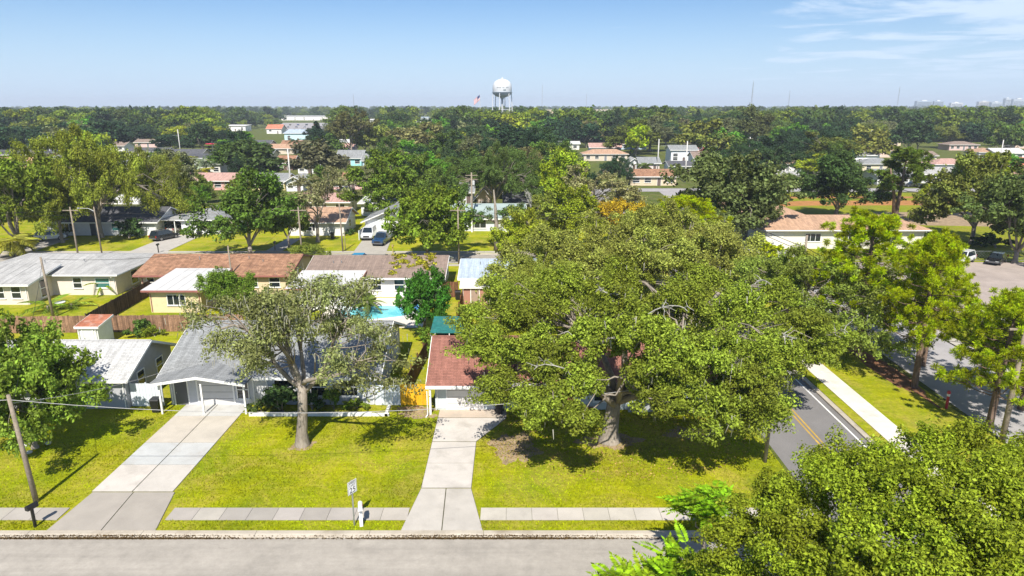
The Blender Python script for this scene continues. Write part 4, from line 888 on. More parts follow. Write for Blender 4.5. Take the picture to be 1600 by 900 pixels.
# near and middle trees: (label, mesh, px, base py, top py, half width px, tint)
T = [
 ('slash_pine', 'lime green pine with a rounded top nearest the school building', 'pine0', 1340, 556, 335, 100, (.200,.235,.016)),
 ('slash_pine', 'tall pine in the middle of the verge beside the red post', 'pine1', 1428, 607, 368, 78, (.190,.225,.016)),
 ('slash_pine', 'pine just behind the middle verge pine with crown further right', 'pine0', 1442, 572, 392, 58, (.205,.235,.016)),
 ('slash_pine', 'short pine at the right edge beside the utility pole', 'pine2', 1545, 668, 462, 92, (.190,.215,.016)),
 ('slash_pine', 'leaning pine at the right edge behind the utility pole', 'pine2', 1596, 640, 468, 96, (.200,.225,.016)),
 ('round_tree', 'dense dark round tree on the near kerb of the back street', 'round0', 392, 404, 276, 70, (.060,.085,.016)),
 ('round_tree', 'tall green tree before the gable garage house', 'low', 668, 407, 273, 60, (.085,.115,.016)),
 ('round_tree', 'round glossy green tree beside the swimming pool', 'low', 664, 524, 404, 38, (.042,.092,.014)),
 ('small_tree', 'leafy small tree right of the yellow addition', 'big_leaf', 362, 490, 417, 38, (.085,.125,.02)),
 ('small_tree', 'pale green shrubby tree by the back street left of the taupe roof', 'big_leaf', 484, 418, 379, 27, (.130,.150,.03)),
 ('sparse_tree', 'sparse grey-green tree before the white cottage', 'airy', 497, 379, 262, 52, (.125,.125,.060)),
 ('large_oak', 'massive olive oak towering over the charcoal roof house', 'behind_oak', 158, 372, 196, 92, (.122,.132,.022)),
 ('large_oak', 'broad olive oak right of the massive left oak', 'behind_oak', 238, 350, 228, 56, (.110,.120,.026)),
 ('large_oak', 'leafy green tree at the left edge above the parked white car', 'round4', 32, 392, 250, 66, (.095,.115,.018)),
 ('large_oak', 'olive tree at the left edge behind the street lamp', 'round1', 98, 380, 258, 50, (.110,.120,.018)),
 ('large_oak', 'tree with forked pale trunk beside the grey carport house', 'airy', 268, 348, 275, 36, (.100,.110,.035)),
 ('bushy_tree', 'bushy green tree behind the gable garage house', 'round3', 596, 345, 246, 52, (.075,.110,.018)),
 ('bushy_tree', 'smaller bushy tree left of the wide middle oak', 'round2', 655, 335, 245, 45, (.070,.100,.020)),
 ('large_oak', 'wide dark oak in the middle of the view behind the pruned pine', 'behind_oak', 773, 335, 221, 66, (.060,.080,.022)),
 ('yellow_tree', 'bright yellow-green tree behind the second spreading oak', 'round0', 868, 335, 240, 46, (.15,.175,.02)),
 ('willow_tree', 'pale grey-green drooping tree behind the orange foliage', 'airy', 930, 345, 258, 56, (.155,.150,.070)),
 ('willow_tree', 'smaller pale drooping tree right of the pale grey-green one', 'airy', 985, 342, 288, 32, (.150,.145,.060)),
 ('autumn_tree', 'tree with orange-yellow foliage in the middle canopy', 'round1', 965, 385, 307, 36, (.26,.175,.025)),
 ('lime_tree', 'lime green tree with bare white twigs left of the orange foliage', 'airy', 838, 398, 296, 50, (.135,.15,.03)),
 ('lime_tree', 'low lime green tree left of the second spreading oak', 'round2', 812, 420, 330, 40, (.14,.165,.02)),
 ('lime_tree', 'fresh green tree between the lime and orange trees', 'round3', 898, 392, 298, 48, (.135,.155,.018)),
 ('slash_pine', 'rounded lime pine crown right of the orange foliage', 'pine2', 1066, 415, 308, 66, (.200,.230,.014)),
 ('large_oak', 'broad grey-flecked oak between the lime pine and the school', 'round4', 1138, 392, 243, 84, (.070,.085,.030)),
 ('round_tree', 'dense dark round tree behind the tan school roof', 'round0', 1306, 341, 244, 64, (.035,.055,.016)),
 ('slash_pine', 'twin-trunked pine standing in the school field', 'pine_far', 1398, 346, 232, 54, (.085,.110,.020)),
 ('large_oak', 'wide grey-green oak at the right edge of the school lawn', 'round3', 1517, 382, 250, 66, (.095,.110,.026)),
 ('large_oak', 'dark spreading oak over the black parked car', 'round4', 1585, 412, 268, 72, (.055,.075,.022)),
 ('bushy_tree', 'bright green tree between the twin pine and the right oak', 'airy', 1446, 350, 285, 34, (.140,.165,.022)),
 ('slash_pine', 'pine top behind the wide grey-green right oak', 'pine_far', 1535, 345, 240, 40, (.16,.18,.02)),
 ('small_tree', 'small round tree at the road beyond the field', 'round1', 1232, 303, 268, 14, MID),
 ('bushy_tree', 'low green tree before the pink house', 'round2', 318, 318, 272, 20, (.085,.11,.02)),
 ('bushy_tree', 'fresh green bush tree below the pink house', 'round1', 308, 332, 288, 22, (.07,.12,.016)),
 ('bushy_tree', 'olive tree between the pink house and the grey long roof', 'round0', 378, 318, 274, 24, (.10,.115,.02)),
 ('small_tree', 'pale flowering tree before the orange-roofed pink house', 'airy', 508, 322, 268, 36, (.17,.16,.08)),
 ('bushy_tree', 'dark tree left of the pruned pine', 'round2', 700, 350, 262, 30, (.05,.075,.018)),
 ('bushy_tree', 'shaded tree over the driveway left of the white cottage', 'round1', 452, 388, 300, 32, (.070,.095,.018)),
 ('small_tree', 'small leafy tree inside the fence by the red roof', 'shrub1', 676, 572, 512, 15, (.085,.12,.02)),
]
for (nm, lab, key, px, bpy_, tpy, hw_, tint) in T:
    x, y = P(px, bpy_); H = height_at(y, tpy); tint = tuple(v*(1.12 if tint[1] > .07 else 1.05) for v in tint); dep = y*CP + CAM_H*SP*.7
    tree(nm, lab, key, x, y, H, hw_/F_PX*dep, tint, z=0 if y > 100 and x > 17 or y > 148 else None)
tp = [o for o in col.objects if o.get('label') == 'twin-trunked pine standing in the school field'][0]
MB().tube([(.2,0,-.3),(1.0,.2,5),(2.4,.3,10)], [.26,.2,.1], 7).build('second_trunk', M_PBARK, tp, smooth=True)
lt = [o for o in col.objects if o.get('label') == 'lime green tree with bare white twigs left of the orange foliage'][0]
for k in range(5): dead_branch(lt, (-1.5+k*.8, -1.2, 9.5+(k % 2)*.8), (.2*(k-2), -.3, 1), 1.8, 950+k)
gt = [o for o in col.objects if o.get('label') == 'broad grey-flecked oak between the lime pine and the school'][0]
for k in range(5): dead_branch(gt, (1.5+k*.5, -4.8, 5.5+k*.6), (.3, -1, .3), 1.6, 970+k)

# pruned pine with two flat boughs
pr = tag(empty('pruned_pine', (*P(775, 392), LZ-.02)), 'pruned pine with bare pale trunk and two level boughs', 'tree')
rng = np.random.default_rng(3); mb = MB()
mb.tube([(0,0,-.2),(.1,0,3),(0,0,6),(-.3,0,9.5)], [.42,.36,.26,.07], 9)
limb(mb, (0,0,4.4), (-4.0,-.2,5.6), .16, .05, rng); limb(mb, (0,0,4.2), (3.2,-.3,6.0), .16, .05, rng)
mb.build('trunk', M_BARK, pr, smooth=True)
for sg, c0 in ((-1, (-3.4,-.2,5.4)), (1, (2.9,-.2,6.2))):
    cs = np.array(c0) + rng.normal(size=(26, 3))*np.array([1.5, .7, .4]); V, var = leaves_at(rng, cs, np.full(26, .75), 110, .34, .12, .6)
    o = place('bough_foliage', quads_mesh('bough_foliage', V, var, M_LEAF), pr, color=(.055,.09,.018))

# foreground tree with long pinnate leaves
def pinnate_mesh(seed=1, L=.9, pairs=9):
    rng = np.random.default_rng(seed); V = []
    for k in range(pairs):
        t = (k+1)/(pairs+.5); x = L*t; z = -.25*L*t*t
        for s in (-1, 1):
            ll = L*.34*math.sin(math.pi*(.2+.75*t))**.6; w = ll*.42
            d = unit(np.array([.55, s*.9, -.15])); p0 = np.array([x, 0, z]); p1 = p0 + d*ll; m = p0 + d*ll*.5; b = unit(np.cross(d, (0, 0, 1)))*w/2
            V.append([p0, m-b, p1, m+b])
    p0 = np.array([L*.98, 0, -.25*L]); V.append([p0, p0+(.12, .06, -.04), p0+(.28, 0, -.1), p0+(.12, -.06, -.04)])
    V.append([(0, -.008, 0), (L, -.004, -.25*L), (L, .004, -.25*L), (0, .008, 0)])
    return np.array(V)
def pinnate_tree(label, x, y, H, R_, seed, n=42, tint=(.125,.185,.016)):
    rng = np.random.default_rng(seed); root = tag(empty('pinnate_tree', (x, y, LZ-.02)), label, 'tree'); mb = MB()
    base = pinnate_mesh(seed)
    tips = []
    mb.tube([(0,0,-.2),(.1,0,H*.4),(0,.1,H*.72)], [.13,.1,.06], 7)
    for k in range(9):
        a = k*2.4; e = (R_*.7*math.cos(a)*rng.uniform(.4,1), R_*.7*math.sin(a)*rng.uniform(.4,1), H*rng.uniform(.78,.98))
        limb(mb, (0,.05,H*rng.uniform(.5,.72)), e, .045, .018, rng, 4); tips.append(np.array(e))
    mb.build('trunk', M_BARK, root, smooth=True)
    V, var = [], []
    for t_ in tips:
        for j in range(n//3):
            a = rng.uniform(0, 6.28); el = rng.uniform(-.1, .8); s = rng.uniform(.75, 1.2)
            Mx = Matrix.Rotation(a, 3, 'Z') @ Matrix.Rotation(-el, 3, 'Y')
            q_ = (base*s) @ np.array(Mx).T + t_ + rng.normal(size=3)*np.array([.22, .22, .25]); V.append(q_); var.append(np.stack([rng.random(len(q_)), np.full(len(q_), rng.random())], 1))
    place('crown', quads_mesh('pinnate_crown', np.concatenate(V), np.concatenate(var), M_LEAF), root, color=tint)
pinnate_tree('bright green tree with feathery leaves at the foreground oak', *[v for v in (8.9, 27.3)], 4.7, 1.2, 5)
pinnate_tree('bright feathery-leaved sapling at the bottom edge left of the oak', 6.3, 22.4, 4.8, 1.1, 6)
pinnate_tree('lower feathery-leaved sapling at the very bottom edge', 4.6, 21.8, 4.6, 1.1, 8)

# shrubs
SHR = [('dark shrub left of the house windows beneath the mossy oak', 'shrub1', -17.0, 45.6, 2.9, 1.5, (.035,.060,.018)), ('round shrub under the left shuttered window', 'shrub0', -14.9, 46.0, 1.5, .9, (.05,.08,.02)),
 ('tall shrub between the two shuttered windows', 'shrub1', -13.3, 46.1, 2.4, .7, (.085,.12,.02)), ('low green bush at the foot of the grey house wall', 'shrub0', -11.6, 46.1, .8, .8, (.10,.14,.02)),
 ('dark shrub near the planter wall corner', 'shrub0', -18.6, 45.7, 1.3, .9, (.05,.07,.02)), ('dark bush before the wooden back fence', 'shrub0', *P(215, 526), 1.8, 1.1, (.06,.09,.02)),
 ('small yellowish bush beside the fence bush', 'shrub0', *P(242, 527), 1.2, .85, (.11,.13,.02)), ('round green bush at the fence between the middle houses', 'shrub1', -8.2, 60.0, 2.2, 1.0, (.09,.13,.02)),
 ('dark round bush before the charcoal roof house', 'shrub0', *P(202, 373), 3.6, 2.6, (.035,.055,.018)), ('small bush at the carport house lawn', 'shrub0', *P(355, 372), 1.4, .8, (.11,.13,.02)),
 ('low palm-like bush beside the pool', 'shrub0', *P(570, 484), 1.9, 1.2, (.09,.11,.025)), ('yellow-green bush before the porch house', 'shrub0', *P(792, 382), 1.9, 2.0, (.19,.20,.02)),
 ('dark bush behind the school fence', 'shrub0', *P(1555, 388), 2.4, 2.6, (.03,.05,.016)), ('lime bush at the corner of the school', 'shrub0', *P(1205, 402), 2.6, 2.2, (.19,.21,.015)),
 ('bush at the far left driveway', 'shrub0', *P(105, 368), 1.6, 1.2, (.10,.12,.02)), ('clipped bush before the white cottage', 'shrub0', *P(545, 368), 1.2, .9, (.05,.08,.02)),
 ('flowering vine sprawled along the roof of the pool house', 'shrub0', -11.6, 79.2, 1.0, 1.0, (.12,.12,.02))]
for lab, key, x, y, H, r_, tint in SHR:
    if 'vine' in lab: continue
    tree('shrub', lab, key, x, y, H, r_, tint, cat='shrub', shrub=True)
# vine on the white house roof
rng = np.random.default_rng(9); n = 60
xs = rng.uniform(-14.6, -9.6, n); tt = rng.random(n)**1.6; ys = 81.6 - 5.4*tt*.95 + .2
cs = np.stack([xs + rng.normal(size=n)*.2, ys, 3.8 + LZ + .2 - (81.6-ys)*(1.3/5.0)], 1); cs = cs[(tt < .5) | (np.abs(np.sin(xs*1.7)) > .75)]
V, var = leaves_at(rng, cs, np.full(len(cs), .42), 45, .26, .18, .5)
vn = place('vine', quads_mesh('vine', V, var, M_LEAF), None, color=(.16,.15,.02)); tag(vn, 'yellow-green vine sprawling over the right end of the taupe roof', 'vine')
# palms and banana
def frond_mesh(key, L, pairs, ll, droop, w):
    V = []
    for k in range(pairs):
        t = .12 + .88*(k+1)/pairs; x, z = L*t, .28*L*t - droop*L*t*t
        for s in (-1, 1):
            l2 = ll*math.sin(math.pi*(.12+.8*t))**.7; d = unit(np.array([.6, s*.8, -.35])); p0 = np.array([x, 0, z]); p1 = p0+d*l2; b = np.array([w, 0, .1*w])
            V.append([p0-b*.5, p0+b*.5, p1+b*.1, p1-b*.1])
    for k in range(5):
        t0, t1 = k/5, (k+1)/5; f = lambda t: (L*t, .28*L*t - droop*L*t*t); a, c = f(t0), f(t1)
        V.append([(a[0], -.025, a[1]+.005), (c[0], -.025, c[1]+.005), (c[0], .025, c[1]+.005), (a[0], .025, a[1]+.005)])
    V = np.array(V); r = np.random.default_rng(1); return quads_mesh(key, V, r.random((len(V), 2)), M_LEAF)
FR_Q = frond_mesh('queen_frond', 2.6, 22, .75, .55, .10); FR_S = frond_mesh('sabal_frond', 1.7, 16, .95, .62, .14); FR_B = frond_mesh('banana_frond', 2.0, 16, .32, .5, .22)
def palm(label, x, y, H, frond, n, tint, tr=.16, scale=1.0, name='palm_tree', z=None):
    root = tag(empty(name, (x, y, LZ-.02 if z is None else z)), label, 'palm'); rg = np.random.default_rng(int(abs(x*10))+3)
    MB().tube([(0,0,-.2),(.05,0,H*.5),(0,0,H)], [tr*1.2, tr, tr*.9], 8).build('trunk', M_PALMB, root, smooth=True)
    for k in range(n):
        o = place('frond', frond, root, (0, 0, H - .05*(k % 3)), 0, tint, scale*rg.uniform(.8, 1.15)); o.rotation_euler = (0, .55 - 1.15*(k/n) + rg.normal()*.08, k*2.4)
    return root
palm('young coconut palm by the pole in the left backyard', *P(76, 488), .7, FR_Q, 13, (.10,.14,.02), .14)
palm('spreading young palm right of the coconut palm in the left backyard', *P(112, 482), .5, FR_Q, 12, (.13,.16,.025), .12, .85)
palm('banana plant against the back fence of the hip-roofed house', *P(163, 460), 1.2, FR_B, 9, (.16,.20,.02), .1, 1.0)
palm('yellowish cabbage palm at the left edge by the back street', *P(27, 402), 2.4, FR_S, 20, (.16,.15,.03), .22, 1.5)
palm('fan palm standing before the flat white building', *P(318, 290), 4.0, FR_S, 22, (.17,.16,.025), .25, 1.7, z=0)
palm('silvery palm behind the fan palm', *P(324, 280), 5.6, FR_S, 22, (.20,.23,.17), .25, 2.0, z=0)
palm('tall dark palm before the pale blue hall', *P(463, 245), 7.0, FR_Q, 18, (.03,.045,.016), .22, 1.6, z=0)
palm('palm beside the white bungalow', *P(487, 276), 3.5, FR_Q, 16, (.05,.075,.02), .2, 1.1, z=0)
palm('round-headed palm before the pink-white house', *P(1007, 285), 5.0, FR_S, 20, (.07,.09,.03), .22, 1.4, z=0)
palm('shaggy palm above the shop near the left road', *P(293, 275), 5.5, FR_S, 22, (.10,.10,.02), .25, 1.8, z=0)
palm('little palm beside the swimming pool', *P(575, 492), 1.5, FR_Q, 12, (.09,.11,.025), .12, .7)

# ---- the wooded suburb beyond: single trees as far as they can be told apart
LAND = [(o.location.x, o.location.y, o['label']) for o in col.objects if o.get('category') in ('house', 'building')]
HB = []
for o in list(col.objects):
    if o.get('category') in ('house', 'building', 'shed', 'tree', 'palm'): HB.append((o.location.x, o.location.y, 12 if o.get('category') in ('house', 'building') else 6))
rh = random.Random(8); RF = [('white', SH_WHT), ('grey', SH_GR), ('pale grey', SH_LGR), ('tan', SH_TAN), ('orange', SH_ORG), ('brown', SH_TAU), ('charcoal', SH_DK), ('pink', SH_PNK)]; WC = [('white', (.74,.73,.71)), ('cream', (.68,.58,.42)), ('pale blue', (.5,.6,.7)), ('pink', (.64,.45,.42)), ('beige', (.58,.5,.4))]
GEN = []; seen_l = set(); made = 0; tries = 0
while made < 26 and tries < 4000:
    tries += 1; y = rh.choice((rh.uniform(135, 175), rh.uniform(190, 290), rh.uniform(240, 400))); x = rh.uniform(-.8, .8)*y
    if -62 < x < 18 and y < 150 or 17 < x < 120 and y < 192 or x > 18 and y < 135: continue
    if any(abs(x-a) < r+8 and abs(y-b) < r+10 for a, b, r in HB): continue
    (rn, rm), (wc, wl) = rh.choice(RF), rh.choice(WC)
    lx, ly, ll = min(LAND, key=lambda q_: (q_[0]-x)**2 + ((q_[1]-y)*.7)**2); dx, dy = x-lx, y-ly
    rel = ('behind' if dy > 0 else 'in front of') if abs(dy)*.45 > abs(dx) else ('right of' if dx > 0 else 'left of')
    w_ = ll.split()[:6]
    while w_[-1] in ('with','and','of','the','behind','beyond','before','in','at','by','below','left','right','above','beneath','a','beside','between','its','across','far','under','to','dark','front-facing','pale','wide','grey','white','open','twin','distant','tall','mostly','half','broad','long'): w_.pop()
    lab = f'{wc} house with {rn} roof {rel} the {" ".join(w_)}'
    if lab in seen_l or len(lab.split()) > 16: continue
    seen_l.add(lab); made += 1; HB.append((x, y, 12)); w = rh.uniform(11, 18); n_ = rh.randint(3, 5)
    ops = [('S', -w/2 + w*(i+.5)/n_, 1.05 if i == n_//2 else 1.5, 1.0 if i == n_//2 else 1.5, 2.1 if i == n_//2 else 1.2, 'door' if i == n_//2 else 'win') for i in range(n_)]
    GEN.append((x, y)) if made % 2 else None; house('bungalow', lab, x, y, w, rh.uniform(8, 10), 2.7, rh.uniform(3.9, 4.6), rh.choice(('gx', 'gx', 'hip')), .6, wl, rm, z0=0, openings=ops, rot=0)
LAND = [(o.location.x, o.location.y, o['label']) for o in col.objects if o.get('category') in ('house', 'building')]
TAKEN = [(o.location.x, o.location.y, 7.0) for o in col.objects if o.get('category') in ('tree', 'palm')]
BOX = []
for o in list(col.objects):
    if o.get('category') in ('house', 'building', 'shed'):
        ws_ = [c for c in o.children if c.name.startswith('roof') and not c.name.startswith('roof_v')]
        if ws_:
            bb = ws_[0].bound_box; BOX.append((o.location.x + bb[0][0], o.location.x + bb[6][0], o.location.y + bb[0][1], o.location.y + bb[6][1]))
rw = random.Random(21)
CLEAR = [(P(428,200)[0], P(530,200)[0], P(480,207)[1], P(480,192)[1])]
BOX += CLEAR
def project(x, y, z):
    dep = y*CP + (CAM_H-z)*SP; dn = (CAM_H-z)*CP - y*SP
    return 800 + F_PX*x/dep, 450 + F_PX*dn/dep
def blocked(x, y, r, H):
    for (a, b, c, d) in BOX:
        if a-r*.8 < x < b+r*.8 and c-r*.8 < y < d+r*.8: return True
        # keep the view of the buildings that the photograph shows
        if y < c and y > 60 and not any(abs((a+b)/2-gx) < 3 and abs((c+d)/2-gy) < 3 for gx, gy in GEN):
            cx = (a+b)/2; dep = c
            if abs(x - cx*y/dep) < (b-a)/2*y/dep*.8 + r*.45:
                # sight line from the camera to the eave of that building
                zl = CAM_H + (2.2-CAM_H)*y/c
                if H > zl + .5: return True
    return False
ROADS = [(17, 25, 20, 235), (33, 49, 30, 186), (24, 260, 176, 188), (-160, 18, 93, 102), (43, 112, 66, 176)]
KC = [('dark green', (.022,.040,.018)), ('dark green', (.030,.050,.018)), ('mid green', (.055,.080,.018)), ('olive green', (.085,.095,.022)), ('yellow-green', (.150,.170,.020)), ('grey-green', (.085,.090,.042)), ('brownish', (.085,.078,.034)), ('fresh green', (.060,.110,.016))]
WTS = [26, 20, 16, 12, 10, 7, 5, 6]
cand = []
def scatter(n, y0, y1, far):
    k = 0; tries = 0
    while k < n and tries < n*60:
        tries += 1
        y = y0 + (y1-y0)*rw.random()**.9; x = rw.uniform(-.84, .84)*y
        if any(a-3 < x < b+3 and c-3 < y < d+3 for a, b, c, d in ROADS): continue
        H = rw.uniform(10, 15.5)*(1.0 if y > 220 else .8); r = H*rw.uniform(.52, .80)
        if -60 < x < 60 and y < 132: continue
        if any((x-a)**2 + (y-b)**2 < (r*.75+rr*.75)**2 for a, b, rr in TAKEN): continue
        if blocked(x, y, r, H): continue
        TAKEN.append((x, y, r)); cand.append((x, y, H, r)); k += 1
scatter(96, 128, 240, False); scatter(170, 240, 470, True)
names = {}; used_l = set()
for (x, y, H, r) in cand:
    ci = rw.choices(range(len(KC)), WTS)[0]; cw, tint = KC[ci]; f = rw.uniform(.9, 1.3) * (1.15 if ci > 1 else .95); tint = tuple(v*f for v in tint)
    if y < 240: key = rw.choice(['round0','round1','round2','round3','round4','tall0','tall1','tall2','behind_oak'])
    else: key = rw.choice(['far0','far1','far2','far3','round1','round3'])
    lx, ly, ll = min(LAND, key=lambda q_: (q_[0]-x)**2 + ((q_[1]-y)*.7)**2)
    dx, dy = x-lx, y-ly
    rel = ('behind' if dy > 0 else 'in front of') if abs(dy)*.45 > abs(dx) else ('right of' if dx > 0 else 'left of')
    names.setdefault((cw, rel, ll), []).append((math.hypot(dx, dy), x, y, H, r, key, tint))
ORD = ['nearest', 'second', 'third', 'fourth', 'fifth', 'sixth', 'seventh', 'eighth', 'ninth', 'tenth', 'eleventh', 'twelfth', 'thirteenth', 'fourteenth', 'fifteenth']
for (cw, rel, ll), lst in names.items():
    lst.sort(); sl = ' '.join(ll.split()[:9])
    for tail in ('with', 'and', 'of', 'the', 'behind', 'beyond', 'before', 'in', 'at', 'by', 'below', 'left', 'right', 'above', 'beneath', 'a', 'beside', 'between', 'its', 'across', 'far', 'under', 'to'):
        pass
    w_ = sl.split()
    while w_[-1] in ('with','and','of','the','behind','beyond','before','in','at','by','below','left','right','above','beneath','a','beside','between','its','across','far','under','to','dark','front-facing','pale','wide','grey','white','open','twin','distant','tall','mostly','large','both','two','half'): w_.pop()
    sl = ' '.join(w_)
    for k, (_, x, y, H, r, key, tint) in enumerate(lst):
        lab = f'{cw} tree {rel} the {sl}' if len(lst) == 1 else f'{ORD[min(k, 14)]} {cw} tree {rel} the {sl}'
        lab = ' '.join(lab.split()[:16])
        while lab in used_l: lab = ' '.join(('farther ' + lab).split()[:16])
        used_l.add(lab); tree('suburb_tree', lab, key, x, y, H, r, tint, group='trees of the wooded suburb', z=0)
# a few landmark trees on the skyline
for lab, key, px, py_top, y, H, r_, tint in [
    ('leaning dark columnar conifer on the far left skyline', 'column', 214, 0, 520, 23, 2.6, (.02,.035,.02)),
    ('columnar conifer left of the pair on the skyline', 'column', 964, 0, 400, 21, 3.0, (.025,.04,.02)),
    ('columnar conifer right of the pair on the skyline', 'column', 985, 0, 400, 21.5, 2.4, (.025,.04,.02)),
    ('tall brownish conifer pair left of the water tower', 'tall1', 548, 0, 300, 21, 8.5, (.08,.075,.03)),
    ('tall slim dark conifer behind the pale blue hall', 'column', 495, 0, 290, 16, 3.0, (.02,.035,.018)),
    ('tall ragged tree on the skyline beyond the field', 'tall2', 1176, 0, 300, 22, 9, (.07,.075,.028)),
    ('slim conifer beyond the lime green crown', 'column', 1090, 0, 420, 20, 2.6, (.025,.04,.02)),
    ('grey-brown domed tree above the white bungalow', 'far2', 500, 0, 205, 11.5, 9.5, (.075,.07,.04)),
    ('big dark domed tree behind the long grey roof', 'far0', 390, 0, 205, 12, 10, (.045,.065,.02)),
    ('lime green crown among the dark oaks beyond the field', 'far1', 995, 0, 300, 13, 6, LIME),
    ('broad pale yellow-green tree beyond the two-storey white house', 'far3', 1100, 0, 290, 15, 11, (.12,.13,.03)),
    ('olive-yellow tree behind the long white flat roof', 'far2', 1362, 0, 270, 13.5, 9, (.12,.115,.03)),
    ('slim dark cypress beside the long white flat roof', 'column', 1333, 0, 205, 9.5, 1.3, (.02,.04,.02))]:
    x = (px-800)/F_PX*(y*CP + 3)
    o = tree('skyline_tree', lab, key, x, y, H, r_, tint, z=0)
    if 'leaning' in lab: o.rotation_euler = (0, -.16, 0)
# the wood that merges into one mass farther off
pts = []; rf = np.random.default_rng(99)
yy = 430 + (4200-430)*rf.random(7500)**2.0; xx = rf.uniform(-.86, .86, 7500)*yy
ok = np.ones(len(yy), bool)
for (a, b, c, d) in BOX + CLEAR:
    ok &= ~((xx > a-6) & (xx < b+6) & (yy > c-6) & (yy < d+6))
    if c > 300: ok &= ~((yy < c) & (np.abs(xx - (a+b)/2*yy/c) < (b-a)/2*yy/c + 4) & (14.0 > CAM_H + (1.5-CAM_H)*yy/c))
me = bpy.data.meshes.new('far_woodland'); pv = np.stack([xx, yy, np.full(len(xx), -.5)], 1)[ok]
me.vertices.add(len(pv)); me.vertices.foreach_set('co', pv.reshape(-1).astype(np.float32))
sc_ = .75 + 1.1*rf.random(len(pv))**2.2; a_ = me.attributes.new('sc', 'FLOAT', 'POINT'); a_.data.foreach_set('value', sc_.astype(np.float32))
a_ = me.attributes.new('rt', 'FLOAT', 'POINT'); a_.data.foreach_set('value', rf.uniform(0, 6.28, len(pv)).astype(np.float32))
a_ = me.attributes.new('ix', 'INT', 'POINT'); a_.data.foreach_set('value', rf.choice(6, len(pv), p=[.3,.2,.18,.14,.1,.08]).astype(np.int32)); me.update()
fw = tag(place('far_woodland', me), 'mass of far treetops merging toward the horizon', 'woodland', kind='stuff')
def crown_with(tint_idx):
    best = None
    for o in col.objects:
        if o.name.startswith('crown') and o.data and o.data.name.startswith('far') and o.parent and o.parent.name.startswith('suburb_tree'):
            d = sum((a-b)**2 for a, b in zip(o.color[:3], tint_idx))
            if best is None or d < best[0]: best = (d, o)
    return best[1]
protos = [crown_with(t_) for t_ in ((.026,.045,.018), (.055,.08,.018), (.085,.095,.022), (.15,.17,.02), (.085,.09,.042), (.06,.11,.016))]
ng = bpy.data.node_groups.new('woodland', 'GeometryNodeTree')
ng.interface.new_socket('Geometry', in_out='INPUT', socket_type='NodeSocketGeometry'); ng.interface.new_socket('Geometry', in_out='OUTPUT', socket_type='NodeSocketGeometry')
gi = ng.nodes.new('NodeGroupInput'); go = ng.nodes.new('NodeGroupOutput'); jn = ng.nodes.new('GeometryNodeJoinGeometry')
def named(nm, ty):
    n = ng.nodes.new('GeometryNodeInputNamedAttribute'); n.data_type = ty; n.inputs[0].default_value = nm; return n.outputs[0]
s_, r_, i_ = named('sc', 'FLOAT'), named('rt', 'FLOAT'), named('ix', 'INT')
cxyz = ng.nodes.new('ShaderNodeCombineXYZ'); ng.links.new(r_, cxyz.inputs[2])
for k, pr_ in enumerate(protos):
    cmpn = ng.nodes.new('FunctionNodeCompare'); cmpn.data_type = 'INT'; cmpn.operation = 'EQUAL'
    ng.links.new(i_, cmpn.inputs[2]); cmpn.inputs[3].default_value = k
    oi_ = ng.nodes.new('GeometryNodeObjectInfo'); oi_.inputs['Object'].default_value = pr_; oi_.inputs['As Instance'].default_value = True
    ip = ng.nodes.new('GeometryNodeInstanceOnPoints'); ng.links.new(gi.outputs[0], ip.inputs['Points']); ng.links.new(cmpn.outputs[0], ip.inputs['Selection'])
    ng.links.new(oi_.outputs['Geometry'], ip.inputs['Instance']); ng.links.new(cxyz.outputs[0], ip.inputs['Rotation']); ng.links.new(s_, ip.inputs['Scale'])
    ng.links.new(ip.outputs[0], jn.inputs[0])
sm = ng.nodes.new('GeometryNodeSetMaterial'); sm.inputs['Material'].default_value = M_WOODLAND; ng.links.new(jn.outputs[0], sm.inputs[0]); ng.links.new(sm.outputs[0], go.inputs[0])
md = fw.modifiers.new('woodland', 'NODES'); md.node_group = ng

# ------------------------------------------------------------------ fences, pool, street furniture, vehicles
def fence(label, p0, p1, h=1.8, color=(1,1,1), mat=None, pick=.145, post=2.4, z=LZ, picks=True, lean=0, name='wooden_fence', seg=None):
    a, b = Vector((*p0, 0)), Vector((*p1, 0)); L = (b-a).length; ang = math.atan2(b.y-a.y, b.x-a.x); mat = mat or M_WOOD
    root = tag(empty(name, (a.x, a.y, z), ang), label, 'fence'); r = random.Random(int(L*100))
    n = max(1, round(L/post)); s = L/n
    pm = MB().box(-.05, .05, -.05, .05, -.1, h+.05).mesh('post', mat)
    for i in range(n+1): place('post', pm, root, (s*i, .08, 0), 0, color)
    npk = max(2, int(s/pick)); w = s/npk; panels = []
    for v in range(3):
        mb = MB()
        for k in range(npk):
            zt = h + r.uniform(-.03, .02); t = r.uniform(0, .012); mb.box(k*w+.006, (k+1)*w-.006, -.01-t, .012, .02, zt)
        mb.box(0, s, .014, .05, .35, .44).box(0, s, .014, .05, h-.4, h-.31); panels.append(mb.mesh('fence_panel', mat))
    for i in range(n):
        v = r.uniform(.8, 1.15); o = place('fence_panel', panels[i % 3], root, (s*i, 0, 0), 0, tuple(c*v for c in color)); o.rotation_euler = (lean*r.uniform(.4, 1), 0, 0)
    return root
W2 = (1.6,1.4,1.25)
fence('long weathered brown fence behind the back lawns', (-51.5,63.4), (-27.0,64.2), 1.75, W2)
fence('brown fence piece at the left edge with horizontal rails', (-60,63.0), (-51.7,63.3), 1.6, (1.5,1.05,.8))
fence('dark fence running away between the hip-roofed and tile houses', (-42.6,64.2), (-43.4,79.0), 1.8, (.62,.6,.6))
fence('dark diagonal fence at the left tree top', (-51.6,63.0), (-49.5,55.5), 1.7, (.7,.65,.6))
fence('leaning brown fence between the grey and red-roofed houses', (-8.25,48.2), (-7.55,58.2), 1.75, (.95,.75,.6), lean=.07)
